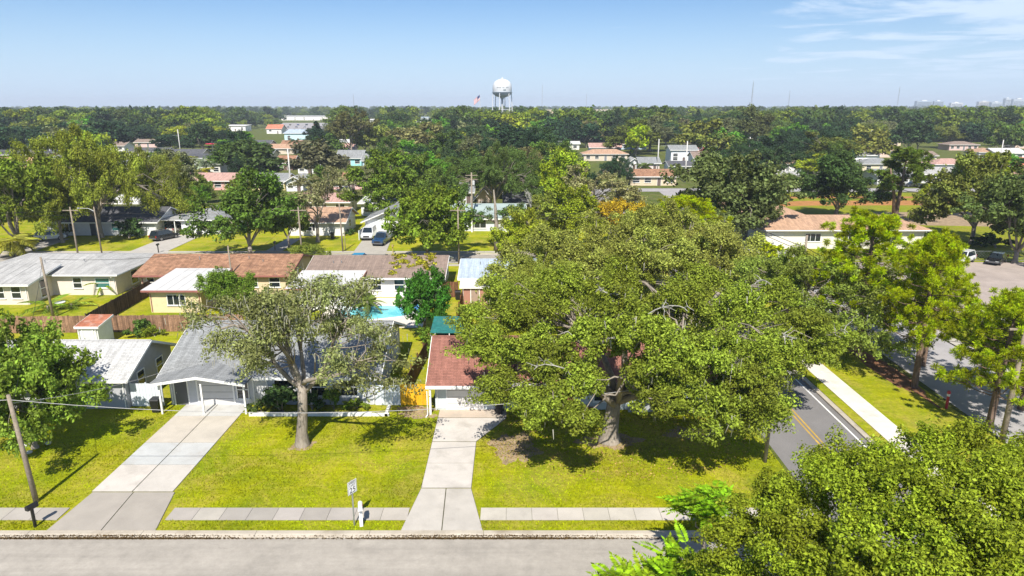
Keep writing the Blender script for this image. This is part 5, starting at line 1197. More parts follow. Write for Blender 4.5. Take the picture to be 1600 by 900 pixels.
fence('brown fence by the lean-to of the pale blue roof house', (-5.6,66.0), (-5.6,74.0), 1.7, (1.2,.7,.5))
fence('dark gate fence right of the white pool house', (-8.2,76.5), (-6.4,76.5), 1.9, (1.1,.75,.6))
fence('new orange wooden fence glimpsed behind the oak', (-4.8,56.6), (16.0,56.9), 1.8, (1,1,1), surf('new_pine_wood', (.62,.34,.05), .8, .12, 1.5, fine=.1, bscale=9))
M_NEWW = surf('new_yellow_wood', (.74,.40,.016), .75, .15, 1.6, .2, fine=.14, bscale=9, obj_color=True, stain=((.52,.29,.03), 1.5, .4)); rgt = random.Random(2)
gt_ = tag(empty('wooden_gate', (-8.3,46.75,LZ)), 'bright yellow new wooden gate beside the red-roofed house', 'gate')
for k in range(15): MB().box(k*.138+.003, (k+1)*.138-.003, -.012, .012, .04, 1.72+.012*((k*7) % 3)).build('board', M_NEWW, gt_).color = (*[rgt.uniform(.78, 1.1)]*3, 1)
MB().box(0,2.07,.014,.055,.3,.4).box(0,2.07,.014,.055,1.35,1.45).build('rail', M_NEWW, gt_)
for x in (-.05, 2.08): MB().box(x-.05, x+.05, -.04, .06, -.1, 1.75).build('post', M_NEWW, gt_)
M_VINYL = surf('white_vinyl', (.62,.66,.70), .5, .06, 1.0, .4)
fence('white panel fence between the grey house and the yellow gate', (-10.25,46.8), (-8.42,46.8), 1.65, mat=M_VINYL, pick=.2, post=1.83, name='vinyl_fence')
fence('white panel fence between the gabled house and the carport', (-28.6,46.6), (-26.3,46.6), 1.85, mat=M_VINYL, pick=.2, post=1.2, name='vinyl_fence')
fence('white picket fence beside the parked white van', (-25.7,111.5), (-25.7,119), 1.6, mat=M_VINYL, pick=.2, name='vinyl_fence')
def chain(label, p0, p1, h=1.3):
    a, b = Vector((*p0, 0)), Vector((*p1, 0)); L = (b-a).length; root = tag(empty('wire_fence', (a.x, a.y, LZ), math.atan2(b.y-a.y, b.x-a.x)), label, 'fence'); n = max(2, int(L/3))
    pm = MB().tube([(0,0,-.1),(0,0,h)], .03, 6).mesh('post', M_METAL)
    for i in range(n+1): place('post', pm, root, (L*i/n, 0, 0))
    mb = MB()
    for z in (h, .1): mb.tube([(0,0,z),(L,0,z)], .02, 5)
    mb.build('rail', M_METAL, root); wm = MB()
    for i in range(int(L/.45)):
        wm.tube([(i*.45,0,.1),(min(L,i*.45+h),0,h)], .008, 3).tube([(min(L,i*.45+h),0,.1),(i*.45,0,h)], .008, 3)
    wm.build('wire_mesh', M_METAL, root)
chain('wire fence between the car park and the school lawn', (48.5,95.6), (86,95.6), 1.5)
# pool and deck
tag(MB().box(-20.6,-9.2,65.2,76.2,LZ-.02,LZ+.02).build('pool_deck', surf('deck_concrete', (.62,.56,.48), .9, .1, .6, fine=.08, bscale=20, stain=((.45,.38,.3),.6,.5))), 'pale deck round the swimming pool', kind='structure')
pl_ = tag(empty('swimming_pool', (-15.0,70.3,LZ)), 'turquoise swimming pool behind the grey house', 'pool')
pp = [(3.7*math.cos(a)*(1+.12*math.cos(2*a+.5)), 2.5*math.sin(a)*(1+.15*math.sin(a*2))) for a in [2*math.pi*k/36 for k in range(36)]]
wm_, t = new_mat('pool_water'); b_ = t.n('ShaderNodeBsdfPrincipled', _Roughness=.08); g_ = t.n('ShaderNodeNewGeometry').outputs['Position']
t.l(t.mix((.10,.50,.56), (.20,.62,.66), t.rng(t.noise(1.2, 4, .6, g_, 1.0), .35, .65, 0, 1)), b_.inputs['Base Color'])
bp_ = t.n('ShaderNodeBump', _Strength=.15, _Distance=.05); t.l(t.noise(3, 3, .6, g_), bp_.inputs['Height']); t.l(bp_.outputs[0], b_.inputs['Normal']); t.out(b_.outputs[0])
MB().add([(x, y, .035) for x, y in pp], [list(range(36))]).build('water', wm_, pl_)
n_ = 36; cp_ = MB()
cpm = [(x*1.07, y*1.1) for x, y in pp]
for k in range(12):
    c_ = MB(); i0 = k*3
    for i in range(3):
        a, b = (i0+i) % 36, (i0+i+1) % 36
        c_.add([(*pp[a], .02), (*pp[b], .02), (*cpm[b], .02), (*cpm[a], .02), (*pp[a], .07), (*pp[b], .07), (*cpm[b], .07), (*cpm[a], .07)], [(4,5,6,7),(0,1,5,4),(2,3,7,6),(1,2,6,5),(3,0,4,7)])
    c_.build('coping_stone', M_WHITE, pl_)
# screened patio with teal awning
en = tag(empty('screen_patio', (-5.6,58.4,LZ)), 'screened patio with dark teal canvas roof behind the red-roofed house', 'patio')
tl = surf('teal_canvas', (.02,.14,.13), .8, .25, 1.5, fine=.15, bscale=6, stain=((.08,.16,.15), 1.2, .6))
MB().add([(-1.7,-1.6,2.3),(1.7,-1.6,2.3),(1.7,1.8,2.75),(-1.7,1.8,2.75),(-1.7,-1.6,2.36),(1.7,-1.6,2.36),(1.7,1.8,2.81),(-1.7,1.8,2.81)], [(3,2,1,0),(4,5,6,7),(0,1,5,4),(1,2,6,5),(2,3,7,6),(3,0,4,7)]).build('canvas_roof', tl, en)
for x in (-1.65, 0, 1.65):
    for y in (-1.55, 1.7): MB().box(x-.04, x+.04, y-.04, y+.04, 0, 2.32).build('post', M_TRIM, en)
MB().box(-1.65,1.65,-1.58,-1.52,1.05,1.13).build('rail', M_TRIM, en)
MB().box(-1.62,1.62,1.6,1.63,.05,2.3).build('screen', plain('dark_screen', (.03,.032,.035), .9), en)

# street furniture
def pole(label, x, y, h, lean=(0,0), r=.14, arms=(), lamp=None, z=LZ, mat=None, name='utility_pole', xf=None):
    root = tag(empty(name, (x, y, z)), label, 'pole')
    MB().tube([(0,0,-.3),(lean[0]*.5,lean[1]*.5,h*.5),(lean[0],lean[1],h)], [r*1.15,r,r*.75], 9).build('shaft', mat or M_POLE, root, smooth=True)
    for az in arms: MB().box(lean[0]-1.1,lean[0]+1.1,lean[1]-.06,lean[1]+.06,az-.06,az+.06).build('crossarm', M_POLE, root)
    if xf: MB().lathe([(.1,0),(.22,.03),(.22,.7),(.12,.78)], 10, (lean[0]+.35,lean[1]-.1,xf)).build('transformer', surf('transformer_grey', (.5,.5,.5), .6), root)
    if lamp:
        s, lz = lamp; MB().tube([(lean[0],lean[1],lz),(lean[0]+s*.8,lean[1]-.1,lz+.45),(lean[0]+s*2.0,lean[1]-.2,lz+.5)], .04, 6).build('lamp_arm', M_METAL, root)
        MB().lathe([(.05,-.08),(.16,-.06),(.2,.02),(.1,.12)], 10, (lean[0]+s*2.2,lean[1]-.2,lz+.48)).build('lamp_head', M_METAL, root)
    return root
def wire(label, pts, sag, r=.018, mat=None, name='overhead_wire'):
    mb = MB()
    for (a, b) in zip(pts, pts[1:]):
        a, b = Vector(a), Vector(b); mb.tube([tuple(a.lerp(b, i/14) - Vector((0,0,sag*4*(i/14)*(1-i/14)))) for i in range(15)], r, 5)
    return tag(mb.build(name, mat or M_WIRE), label, 'wire')
pole('leaning wooden pole at the bottom left by the black mailbox', -27.2, 33.9, 6.7, (-.25,-.1), .13)
wire('pale wire crossing the front lawns from the leaning pole', [(-27.45,33.8,6.5),(16.0,38.4,6.6)], 1.75)
wire('wire leaving the frame to the left of the leaning pole', [(-27.45,33.8,6.5),(-60,33.6,6.8)], .6)
pole('thin pole hidden under the oak by the side road', 16.1, 38.4, 6.8, (.1,0), .11)
x_, y_ = P(1565, 690); pole('weathered utility pole at the right edge by the short pine', x_, y_, 8.6, (.15,.1), .17, (7.9,))
for dz, dx, lab in ((7.1, 0, 'upper thick black cable over the pine-lined street'), (6.55, .1, 'lower black cable over the pine-lined street')):
    wire(lab, [(31.8+dx,110,dz+.3),(32.2+dx,72,dz-.1),(x_+.1+dx,y_-.05,dz),(33.6+dx,14,dz)], .55, .035, M_WIREB)
pole('pole half hidden in the oak at the end of the pine street', 32.3, 72.5, 8.2, (0,0), .15)
pole('thin dark post beside the side road under the oak', *P(1229, 647), 2.9, (.02,0), .045, mat=M_BLACK, name='road_post')
pole('wooden pole in the left backyard behind the fence', *P(84, 497), 6.6, (-.2,0), .13)
x_, y_ = P(160, 400); pole('pale street lamp pole on the back street', x_, y_, 7.4, (-.1,0), .10, (), (-1, 6.7), name='street_lamp')
pole('slim pole in the lawn of the white cottage', *P(536, 394), 7.5, (-.1,0), .11)
pole('slim pole left of the gable garage house lawn', *P(540, 393), 3.2, (0,0), .05, name='road_post')
pole('tall pole with crossarm behind the pruned pine', *P(738, 362), 10.5, (0,0), .16, (10.0, 9.3), xf=8.3)
pole('pole in the tile house yard', *P(366, 462), 6.0, (-.1,0), .1)
for lab, px, py, h, arm in [('white lamp pole left of the peach shop trees', 74, 262, 11, -1), ('second pole beside the white lamp pole at the left', 82, 258, 11, 1), ('white pole with lamp above the flat white building', 283, 246, 12, -1),
     ('white pole near the red sign across the left road', 333, 240, 12, 0), ('pole above the red-roofed dark house', 455, 298, 11, 0), ('lamp pole in the dark oaks right of the tower', 1027, 268, 11, 1),
     ('pole behind the beige house with orange roof', 1070, 285, 12, 0), ('pale pole in the dark oaks above the grey-flecked oak', 1168, 262, 11, 0), ('pole at the white flat roof', 1356, 245, 12, 0), ('pole before the white-roofed house at the right', 1560, 262, 10, 1)]:
    x_, y_ = P(px, py); pole(lab, x_, y_, h, (0,0), .2, (h-.6,) if not arm else (), (arm, h*.75) if arm else None, z=0, mat=surf('pale_pole', (.55,.53,.5), .8))
wire('thin wire between the poles behind the porch house', [(*P(738,362),9.9),(*P(455,298),10)], 1.2, .03, M_WIREB)
wire('pair of wires above the back gardens', [(-27.4,34,6.4),(*P(84,497),6.5)], .5, .015, M_WIREB)
wire('wire along the back fences from the backyard pole', [(*P(84,497),6.5),(*P(366,462),5.9),(-6,76,5.8)], .6, .02, M_WIREB)
# mailboxes
def mailbox(label, x, y, rz, c, h=1.15, post=None):
    root = tag(empty('mailbox', (x, y, LZ), rz), label, 'mailbox'); m = plain('mailbox_%s' % c[0], c[1], .4)
    MB().box(-.06,.06,-.06,.06,-.1,h).build('post', m, root); prof = [(.12*math.cos(a), .12*math.sin(a)) for a in [math.pi*k/8 for k in range(9)]]
    MB().prism([(-.27, -.12, h-.02), (-.27, .12, h-.02)] + [(-.27, p, h+.14+q_) for p, q_ in prof], (.58,0,0)).build('box', m, root)
    MB().box(.31,.325,-.1,.1,h,h+.2).build('flap', m, root); MB().box(-.1,.06,.125,.14,h+.1,h+.16).build('flag', M_RED, root)
    return root
mailbox('black mailbox at the foot of the leaning pole', *P(56, 826), 1.2, ('black', (.012,.012,.013)), 1.15)
mb_ = mailbox('white mailbox on a white post beside the speed sign', *P(565, 824), -1.35, ('white', (.75,.74,.72)), 1.1)
MB().box(-.09,.09,-.09,.09,0,.75).build('post_sleeve', M_WHITE, mb_)
mailbox('dark mailbox across the street at the carport house drive', *P(248, 396), 1.57, ('dark', (.02,.02,.02)), 1.2)
mailbox('dark mailbox before the white van driveway', *P(605, 413), 1.57, ('darker', (.02,.025,.02)), 1.1)
mailbox('small tan mailbox on the lawn right of the pickup', *P(614, 396), 1.57, ('tan', (.4,.3,.12)), 1.0)  # box and post share one even tan colour
mailbox('mailbox by the shaded driveway left of the cottage', *P(430, 392), 1.57, ('grey', (.1,.1,.1)), 1.2)
# speed sign
sx_, sy_ = P(554.5, 824)
sg = tag(empty('speed_sign', (sx_, sy_, LZ), R(56)), 'white speed limit sign on a thin metal post at the kerb', 'sign')
MB().box(-.03,.03,.0,.05,-.2,2.75).build('post', M_METAL, sg)
MB().box(-.31,.31,-.022,-.004,1.98,2.74).build('plate', surf('sign_white', (.74,.74,.73), .5), sg)
M_INK = plain('sign_black', (.012,.012,.012), .5)
def lettering(txt, size, z, parent, y=-.0245, x=0, mat=None, name='lettering'):
    cu = bpy.data.curves.new(name, 'FONT'); cu.body = txt; cu.size = size; cu.align_x = 'CENTER'; cu.align_y = 'CENTER'; cu.extrude = .001; cu.materials.append(mat or M_INK)
    tmp = bpy.data.objects.new(name, cu); me = bpy.data.meshes.new_from_object(tmp); bpy.data.objects.remove(tmp); o = bpy.data.objects.new(name, me); col.objects.link(o); o.parent = parent; o.location = (x, y, z); o.rotation_euler = (math.pi/2, 0, 0); return o
lettering('SPEED', .17, 2.62, sg); lettering('LIMIT', .17, 2.46, sg); lettering('25', .44, 2.19, sg)
brd = MB()
for z0, z1, x0, x1 in ((2.705,2.72,-.29,.29),(2.0,2.015,-.29,.29),(2.015,2.705,-.29,-.275),(2.015,2.705,.275,.29)): brd.box(x0,x1,-.0245,-.0222,z0,z1)
brd.build('border', M_INK, sg)
# red marker post
rp_ = tag(empty('marker_post', (*P(1478, 640), LZ)), 'red post with a white band near its top beside the shaded street', 'post')
mr = plain('red_plastic', (.42,.02,.035), .5); MB().tube([(0,0,-.1),(0,0,1.0)], .10, 9).build('shaft', mr, rp_); MB().tube([(0,0,1.0),(0,0,1.18)], .11, 9).build('band', M_WHITE, rp_); MB().lathe([(.1,1.18),(.13,1.22),(.13,1.34),(.06,1.44)], 9).build('cap', mr, rp_)
# bins and small yard things
def bin_(label, x, y, c=(.012,.012,.013)):
    root = tag(empty('wheelie_bin', (x, y, LZ)), label, 'bin'); m = M_BLACK
    MB().add([(-.24,-.26,.05),(.24,-.26,.05),(.24,.26,.05),(-.24,.26,.05),(-.31,-.34,1.0),(.31,-.34,1.0),(.31,.34,1.0),(-.31,.34,1.0)], [(3,2,1,0),(4,5,6,7),(0,1,5,4),(1,2,6,5),(2,3,7,6),(3,0,4,7)]).build('body', m, root)
    MB().prism([(-.33,-.37,1.0),(-.33,.36,1.0),(-.33,.3,1.1),(-.33,-.3,1.07)], (.66,0,0)).build('lid', m, root)
    for s in (-1,1): MB().tube([(s*.28,.27,.11),(s*.34,.27,.11)], .11, 10).build('wheel', M_TYRE, root)
bin_('black wheelie bin beside the carport post', -26.3, 45.7)
bin_('dark bin at the right side of the pale garage door', -.95, 45.5)
bin_('dark bin at the corner of the pale blue roof house', -6.3, 75.5)
ac = tag(empty('air_conditioner', (*P(219, 468), LZ)), 'air conditioner unit at the wall of the tile house', 'air conditioner')
MB().box(-.45,.45,-.45,.45,0,.85).build('cabinet', surf('ac_grey', (.42,.40,.37), .6), ac); MB().lathe([(.36,0),(.36,.04),(.1,.05)], 14, (0,0,.85)).build('fan_grille', M_BLACK, ac)
for z in (.2,.4,.6): MB().box(-.46,.46,-.462,-.451,z,z+.05).build('louvre', M_BLACK, ac)
# porch chairs glimpsed under the oak
def chair(label, x, y, rz):
    root = tag(empty('garden_chair', (x, y, LZ), rz), label, 'chair'); m = plain('pale_blue_paint', (.35,.52,.60), .6)
    MB().box(-.28,.28,-.28,.25,.38,.42).build('seat', m, root); MB().add([(-.28,.22,.4),(.28,.22,.4),(.28,.26,.4),(-.28,.26,.4),(-.28,.4,1.0),(.28,.4,1.0),(.28,.44,1.0),(-.28,.44,1.0)], [(3,2,1,0),(4,5,6,7),(0,1,5,4),(1,2,6,5),(2,3,7,6),(3,0,4,7)]).build('backrest', m, root)
    for sx in (-1,1):
        for y0 in (-.26,.2): MB().box(sx*.27-.03, sx*.27+.03, y0, y0+.06, 0, .4).build('leg', m, root)
        MB().box(sx*.3-.05, sx*.3+.05, -.3, .3, .6, .63).build('armrest', m, root)
chair('pale blue garden chair nearest the driveway under the oak', 1.0, 45.0, .3); chair('pale blue garden chair by the front door under the oak', 3.2, 46.3, -.2)

def table(label, x, y):
    root = tag(empty('garden_table', (x, y, LZ+.02)), label, 'table'); MB().lathe([(.05,.68),(.55,.68),(.55,.72),(.05,.72)], 16).build('table_top', M_WHITE, root)
    for k in range(4): MB().tube([(.4*math.cos(k*1.57+.8),.4*math.sin(k*1.57+.8),0),(.3*math.cos(k*1.57+.8),.3*math.sin(k*1.57+.8),.68)], .025, 5).build('leg', M_METAL, root)
def lounger(label, x, y, rz, c):
    root = tag(empty('sun_lounger', (x, y, LZ+.02), rz), label, 'lounger'); m = plain('cushion_'+c[0], c[1], .8)
    MB().box(-.32,.32,-.9,.35,.3,.38).build('seat', m, root); MB().add([(-.32,.35,.3),(.32,.35,.3),(.32,.35,.38),(-.32,.35,.38),(-.32,.85,.75),(.32,.85,.75),(.32,.82,.82),(-.32,.82,.82)], [(3,2,1,0),(4,5,6,7),(0,1,5,4),(1,2,6,5),(2,3,7,6),(3,0,4,7)]).build('backrest', m, root)
    for sx in (-.28,.28):
        for yy_ in (-.8,.3): MB().box(sx-.03,sx+.03,yy_-.03,yy_+.03,0,.3).build('leg', M_WHITE, root)
table('round white table on the deck behind the pool', -12.4, 74.6); lounger('blue sun lounger at the right end of the pool', -10.3, 70.0, .4, ('blue', (.05,.2,.4))); lounger('white sun lounger beside the blue one', -10.2, 72.0, .3, ('white', (.7,.7,.68)))
table('round table in the yard of the hip-roofed house', -50.5, 72.0); table('round table on the grass right of the yellow addition', -31.5, 71.0)
chair('pale blue garden chair in the yard of the yellow addition', -31.0, 69.5, 2.0)
bin_('dark bin in front of the white cottage', *P(520, 374)); bin_('dark bin by the carport house drive', *P(312, 371)); bin_('dark bin beside the shaded back gate', -8.9, 75.6)
bush_pole = [('service pole on the back street before the tile house', -30.0, 93.9), ('service pole on the back street beside the taupe roof', -7.6, 93.9), ('service pole on the back street at the left hip-roofed house', -62.0, 93.9)]
for lab, x, y in bush_pole: pole(lab, x, y, 8.2, (0,0), .12, (7.7,))
for dz, lab in ((7.75, 'upper wire along the back street poles'), (7.2, 'lower wire along the back street poles')): wire(lab, [(-110,93.9,dz),(-62,93.9,dz),(-30,93.9,dz),(-7.6,93.9,dz),(16,93.9,dz)], .5, .02, M_WIREB)
wire('service drop to the tile house', [(-30,93.9,7.5),(-33,84,3.9)], .3, .015, M_WIREB); wire('service drop to the white pool house', [(-7.6,93.9,7.5),(-12,84,3.9)], .3, .015, M_WIREB); wire('service drop from the leaning pole to the grey house', [(-27.45,33.8,6.3),(-24.5,47.2,3.3)], .4, .015)

# vehicles
CARS = {}
def car_meshes(kind):
    if kind in CARS: return CARS[kind]
    L, W, Hh, hood, belt = {'suv': (4.7,1.9,1.72,1.02,1.05), 'sedan': (4.7,1.82,1.46,.92,.95), 'pickup': (5.7,2.0,1.88,1.15,1.2), 'van': (5.4,2.02,2.0,1.18,1.25)}[kind]
    h = W/2; mb = MB(); fr, bk = L/2, -L/2
    st = {'suv': [(bk,.55,.95,.9),(bk+.1,.35,belt,.97),(bk+.6,.3,belt+.02,1),(0,.28,belt,1),(fr-1.35,.3,hood,1),(fr-.35,.32,hood-.14,.96),(fr-.05,.4,hood-.3,.86),(fr,.48,.7,.8)],
          'sedan': [(bk,.5,.8,.88),(bk+.12,.33,belt-.04,.96),(bk+.8,.28,belt,1),(0,.26,belt-.02,1),(fr-1.3,.28,hood,1),(fr-.35,.3,hood-.16,.95),(fr-.06,.38,hood-.3,.84),(fr,.45,.62,.78)],
          'pickup': [(bk,.6,1.15,.96),(bk+.05,.5,1.2,1),(bk+1.9,.42,1.2,1),(0,.42,1.18,1),(fr-1.5,.42,hood,1),(fr-.3,.42,hood-.08,.98),(fr-.04,.45,hood-.22,.94),(fr,.5,.95,.9)],
          'van': [(bk,.5,1.2,.95),(bk+.08,.4,1.25,1),(0,.38,1.25,1),(fr-1.2,.38,1.18,1),(fr-.3,.4,hood-.1,.97),(fr-.05,.45,hood-.3,.9),(fr,.5,.85,.86)]}[kind]
    vs, fs = [], []; m = 8
    for (y, zl, zh, k) in st:
        zm = zl + (zh-zl)*.45; a = h*k
        vs += [(-a*.9,y,zl),(-a,y,zl+.12),(-a,y,zm),(-a*.94,y,zh-.03),(a*.94,y,zh-.03),(a,y,zm),(a,y,zl+.12),(a*.9,y,zl)]
    for i in range(len(st)-1): fs += [[i*m+k, i*m+(k+1) % m, (i+1)*m+(k+1) % m, (i+1)*m+k] for k in range(m)]
    fs += [list(range(m)), [(len(st)-1)*m+k for k in range(m)][::-1]]
    mb.add(vs, fs)
    c = {'suv': (bk+.12, fr-1.25, .35, .75), 'sedan': (bk+.55, fr-1.2, .65, .85), 'pickup': (-.75, fr-1.45, .12, .75), 'van': (bk+.06, fr-1.1, .15, .8)}[kind]
    zb, zt = belt-.08, Hh; a, b = h*.93, h*.74; y0, y1, s0, s1 = c
    B = [(-a,y0,zb),(a,y0,zb),(a,y1,zb),(-a,y1,zb)]; T_ = [(-b,y0+s0,zt),(b,y0+s0,zt),(b,y1-s1,zt),(-b,y1-s1,zt)]
    mb.add(B+T_, [(4,5,6,7),(0,1,5,4),(1,2,6,5),(2,3,7,6),(3,0,4,7)])
    if kind == 'pickup':
        mb.box(-h*.82, h*.82, bk+.1, -.8, 1.0, 1.17)
    gl = []
    def pane(i, j, k, l, ins=.1, out=.012):
        q_ = [Vector(v) for v in (i, j, k, l)]; cc = sum(q_, Vector())/4; nn = (q_[1]-q_[0]).cross(q_[3]-q_[0]).normalized(); nn = nn if nn.dot(cc-Vector((0,(y0+y1)/2,zb+.2))) > 0 else -nn
        return [v + (cc-v)*ins + nn*out for v in q_]
    def pm_(q_, nm): return MB().add(q_, [(0,1,2,3)]).mesh(nm, M_GLASS)
    gl = [('windscreen', pm_(pane(B[2],B[3],T_[3],T_[2],.09), 'windscreen')), ('rear_window', pm_(pane(B[0],B[1],T_[1],T_[0],.14), 'rear_window')),
          ('side_window', pm_(pane(B[1],B[2],T_[2],T_[1],.13), 'side_window')), ('side_window', pm_(pane(B[3],B[0],T_[0],T_[3],.13), 'side_window'))]
    wr = .36 if kind in ('suv','van') else (.40 if kind == 'pickup' else .32)
    ty = MB().tube([(-.11,0,0),(-.1,0,0),(.1,0,0),(.11,0,0)], [wr*.9,wr,wr,wr*.9], 18).mesh('tyre', M_TYRE, True); ri = MB().tube([(-.118,0,0),(.118,0,0)], wr*.62, 14).mesh('rim', M_RIM)
    hl = MB().box(-.2,.2,-.03,.03,-.09,.09).mesh('headlight', M_LAMP); tl_ = MB().box(-.1,.1,-.03,.03,-.16,.16).mesh('tail_light', M_RED)
    gr = MB().box(-.5,.5,-.03,.03,-.12,.12).mesh('grille', M_BLACK); bu = MB().box(-h*.85,h*.85,-.06,.06,-.1,.1).mesh('bumper', plain('bumper_grey', (.1,.1,.105), .4))
    CARS[kind] = (mb.mesh(kind+'_body', M_PAINT), gl, ty, ri, hl, tl_, gr, bu, (L, W, h, fr, bk, hood, wr)); return CARS[kind]
def car(label, kind, x, y, rz, c, z=LZ+.01, name=None):
    bm_, gl, ty, ri, hl, tl_, gr, bu, (L, W, h, fr, bk, hood, wr) = car_meshes(kind)
    root = tag(empty(name or {'suv':'parked_suv','sedan':'parked_car','pickup':'parked_pickup','van':'parked_van'}[kind], (x, y, z), rz), label, 'pickup' if kind == 'pickup' else 'van' if kind == 'van' else 'car', 'parked vehicles')
    place('body', bm_, root, color=c)
    for nm, m in gl: place(nm, m, root)
    for s in (-1, 1):
        for yy_ in (fr-.9, bk+.95):
            w_ = place('wheel', ty, root, (s*(h-.11), yy_, wr)); place('rim', ri, w_)
        place('headlight', hl, root, (s*h*.62, fr-.06, hood-.36)); place('tail_light', tl_, root, (s*h*.86, bk+.02, .85))
    place('grille', gr, root, (0, fr-.015, hood-.42)); place('bumper', bu, root, (0, fr+.02, .5)); place('bumper', bu, root, (0, bk-.02, .52))
    return root
PI = math.pi
def cp(px, py): return P(px, py, LZ)
car('white van parked before the gable garage house', 'van', *cp(577, 372), PI+.02, (.72,.72,.72))
car('dark blue pickup beside the white van', 'pickup', *cp(598, 380), PI-.12, (.015,.05,.12))
car('black estate car on the carport house driveway', 'suv', *cp(258, 374), -.42, (.015,.016,.02))
car('silver car standing inside the open carport', 'sedan', *cp(281, 362), -.3, (.45,.42,.40))
car('white car at the far left under the trees', 'suv', *cp(80, 375), -1.1, (.70,.70,.69))
car('bright blue car on the back street behind the taupe roof', 'sedan', *cp(556, 411), PI/2, (.02,.30,.55), .02)
car('white estate car in the school car park', 'suv', *cp(1503, 410), 2.2, (.74,.74,.74))
car('black car parked in the shade of the right edge oak', 'sedan', *cp(1556, 411), 2.3, (.012,.012,.014))
car('pale car half hidden by the pines in the car park', 'sedan', *cp(1478, 406), 2.2, (.6,.6,.58))
car('dark blue car beyond the field at the green-roofed house', 'sedan', *P(1213, 293), 0, (.02,.08,.20), .03)
car('dark car parked by the white house beyond the field', 'sedan', *P(1425, 292), 1.5, (.03,.03,.035), .03)
car('grey car before the orange-roofed pink house', 'sedan', *P(540, 300), 1.4, (.07,.07,.075), .03)
# distant car park: rows of cars
rk = random.Random(4)
tag(sheet('distant_car_park', [P(430,206), P(535,206), P(530,192), P(440,192)], .03, M_STREET), 'pale distant car park beyond the orange-roofed clinic')
cols = [('white', (.7,.7,.7)), ('red', (.4,.03,.03)), ('silver', (.42,.42,.43)), ('black', (.02,.02,.02)), ('blue', (.03,.1,.3)), ('beige', (.5,.42,.3))]
k = 0
for row, py in enumerate((204, 199.5, 196)):
    for i in range(6):
        cn, cc = cols[(i*5+row*2+rk.randint(0, 1)) % 6]; x, y = P(447+i*13+row*3, py)
        car(f'{cn} car in the distant car park, {["front","middle","back"][row]} row, {["first","second","third","fourth","fifth","sixth"][i]} from the left', 'sedan' if (i+row) % 2 else 'suv', x, y, rk.choice((0, PI)), cc, .04); k += 1

# water tower
wt = tag(empty('water_tower', ((785.5-800)/F_PX*545, 540, 0)), 'white water tower with a domed tank on slender legs', 'water tower')
TW = surf('tower_white', (.60,.61,.62), .45, .05, .08, .4); z0 = 27.8
MB().lathe([(1.6,z0+.2),(4.6,z0+1.0),(6.6,z0+2.4),(7.4,z0+4.2),(7.4,z0+8.0),(7.1,z0+9.8),(6.0,z0+11.8),(4.0,z0+13.2),(1.8,z0+13.9),(.3,z0+14.1)], 32).build('tank', TW, wt, smooth=True)
MB().lathe([(7.5,z0+4.0),(8.0,z0+4.0),(8.0,z0+4.25),(7.5,z0+4.25)], 32).build('balcony', plain('steel_blue', (.22,.28,.34), .5), wt)
MB().lathe([(1.3,-.5),(.8,4),(.8,z0-1.5),(1.8,z0+.4)], 16).build('riser', TW, wt, smooth=True)
for k in range(6):
    a = 2*PI*k/6 + .26; MB().tube([(8.9*math.cos(a),8.9*math.sin(a),-.5),(7.3*math.cos(a),7.3*math.sin(a),z0+4.3)], .30, 8).build('leg', TW, wt)
for z in (9.5, 19):
    rb = MB(); rr = 8.9 - 1.6*z/(z0+4.3)
    for k in range(6):
        a, b = 2*PI*k/6+.26, 2*PI*(k+1)/6+.26; rb.tube([(rr*math.cos(a),rr*math.sin(a),z),(rr*math.cos(b),rr*math.sin(b),z)], .16, 5)
    rb.build('brace_ring', TW, wt)
rodm = MB()
for k in range(6):
    a, b = 2*PI*k/6+.26, 2*PI*(k+1)/6+.26
    for (za, zb_) in ((9.5,19),(19,z0+3)):
        ra, rb2 = 8.9-1.6*za/32, 8.9-1.6*zb_/32; rodm.tube([(ra*math.cos(a),ra*math.sin(a),za),(rb2*math.cos(b),rb2*math.sin(b),zb_)], .04, 4)
rodm.build('tie_rod', TW, wt)
MB().lathe([(.5,0),(.5,.8),(.2,1.2)], 10, (0,0,z0+14)).build('roof_vent', TW, wt)
gm = plain('tower_ink', (.30,.32,.34), .6); dm = plain('tower_mark', (.05,.10,.11), .6)
for (u0, u1) in ((-4.2,-3.0),(-2.7,-2.3),(-2.0,-.9),(.3,.9),(1.1,1.7),(3.1,4.0),(4.2,5.2)):
    um = (u0+u1)/2; a = -PI/2 + um/7.45; o = MB().box(-(u1-u0)/2,(u1-u0)/2,-.06,.03,0,.75).build('lettering', gm, wt, (7.42*math.cos(a),7.42*math.sin(a),z0+7.2), a+PI/2)
for u0 in (1.4, 2.5):
    a = -PI/2 + u0/7.45; MB().prism([(-.5,-.05,0),(.5,-.05,0),(.35,-.05,1.0),(0,-.05,.5),(-.35,-.05,1.0)], (0,.1,0)).build('emblem', dm, wt, (7.45*math.cos(a),7.45*math.sin(a),z0+5.3), a+PI/2)
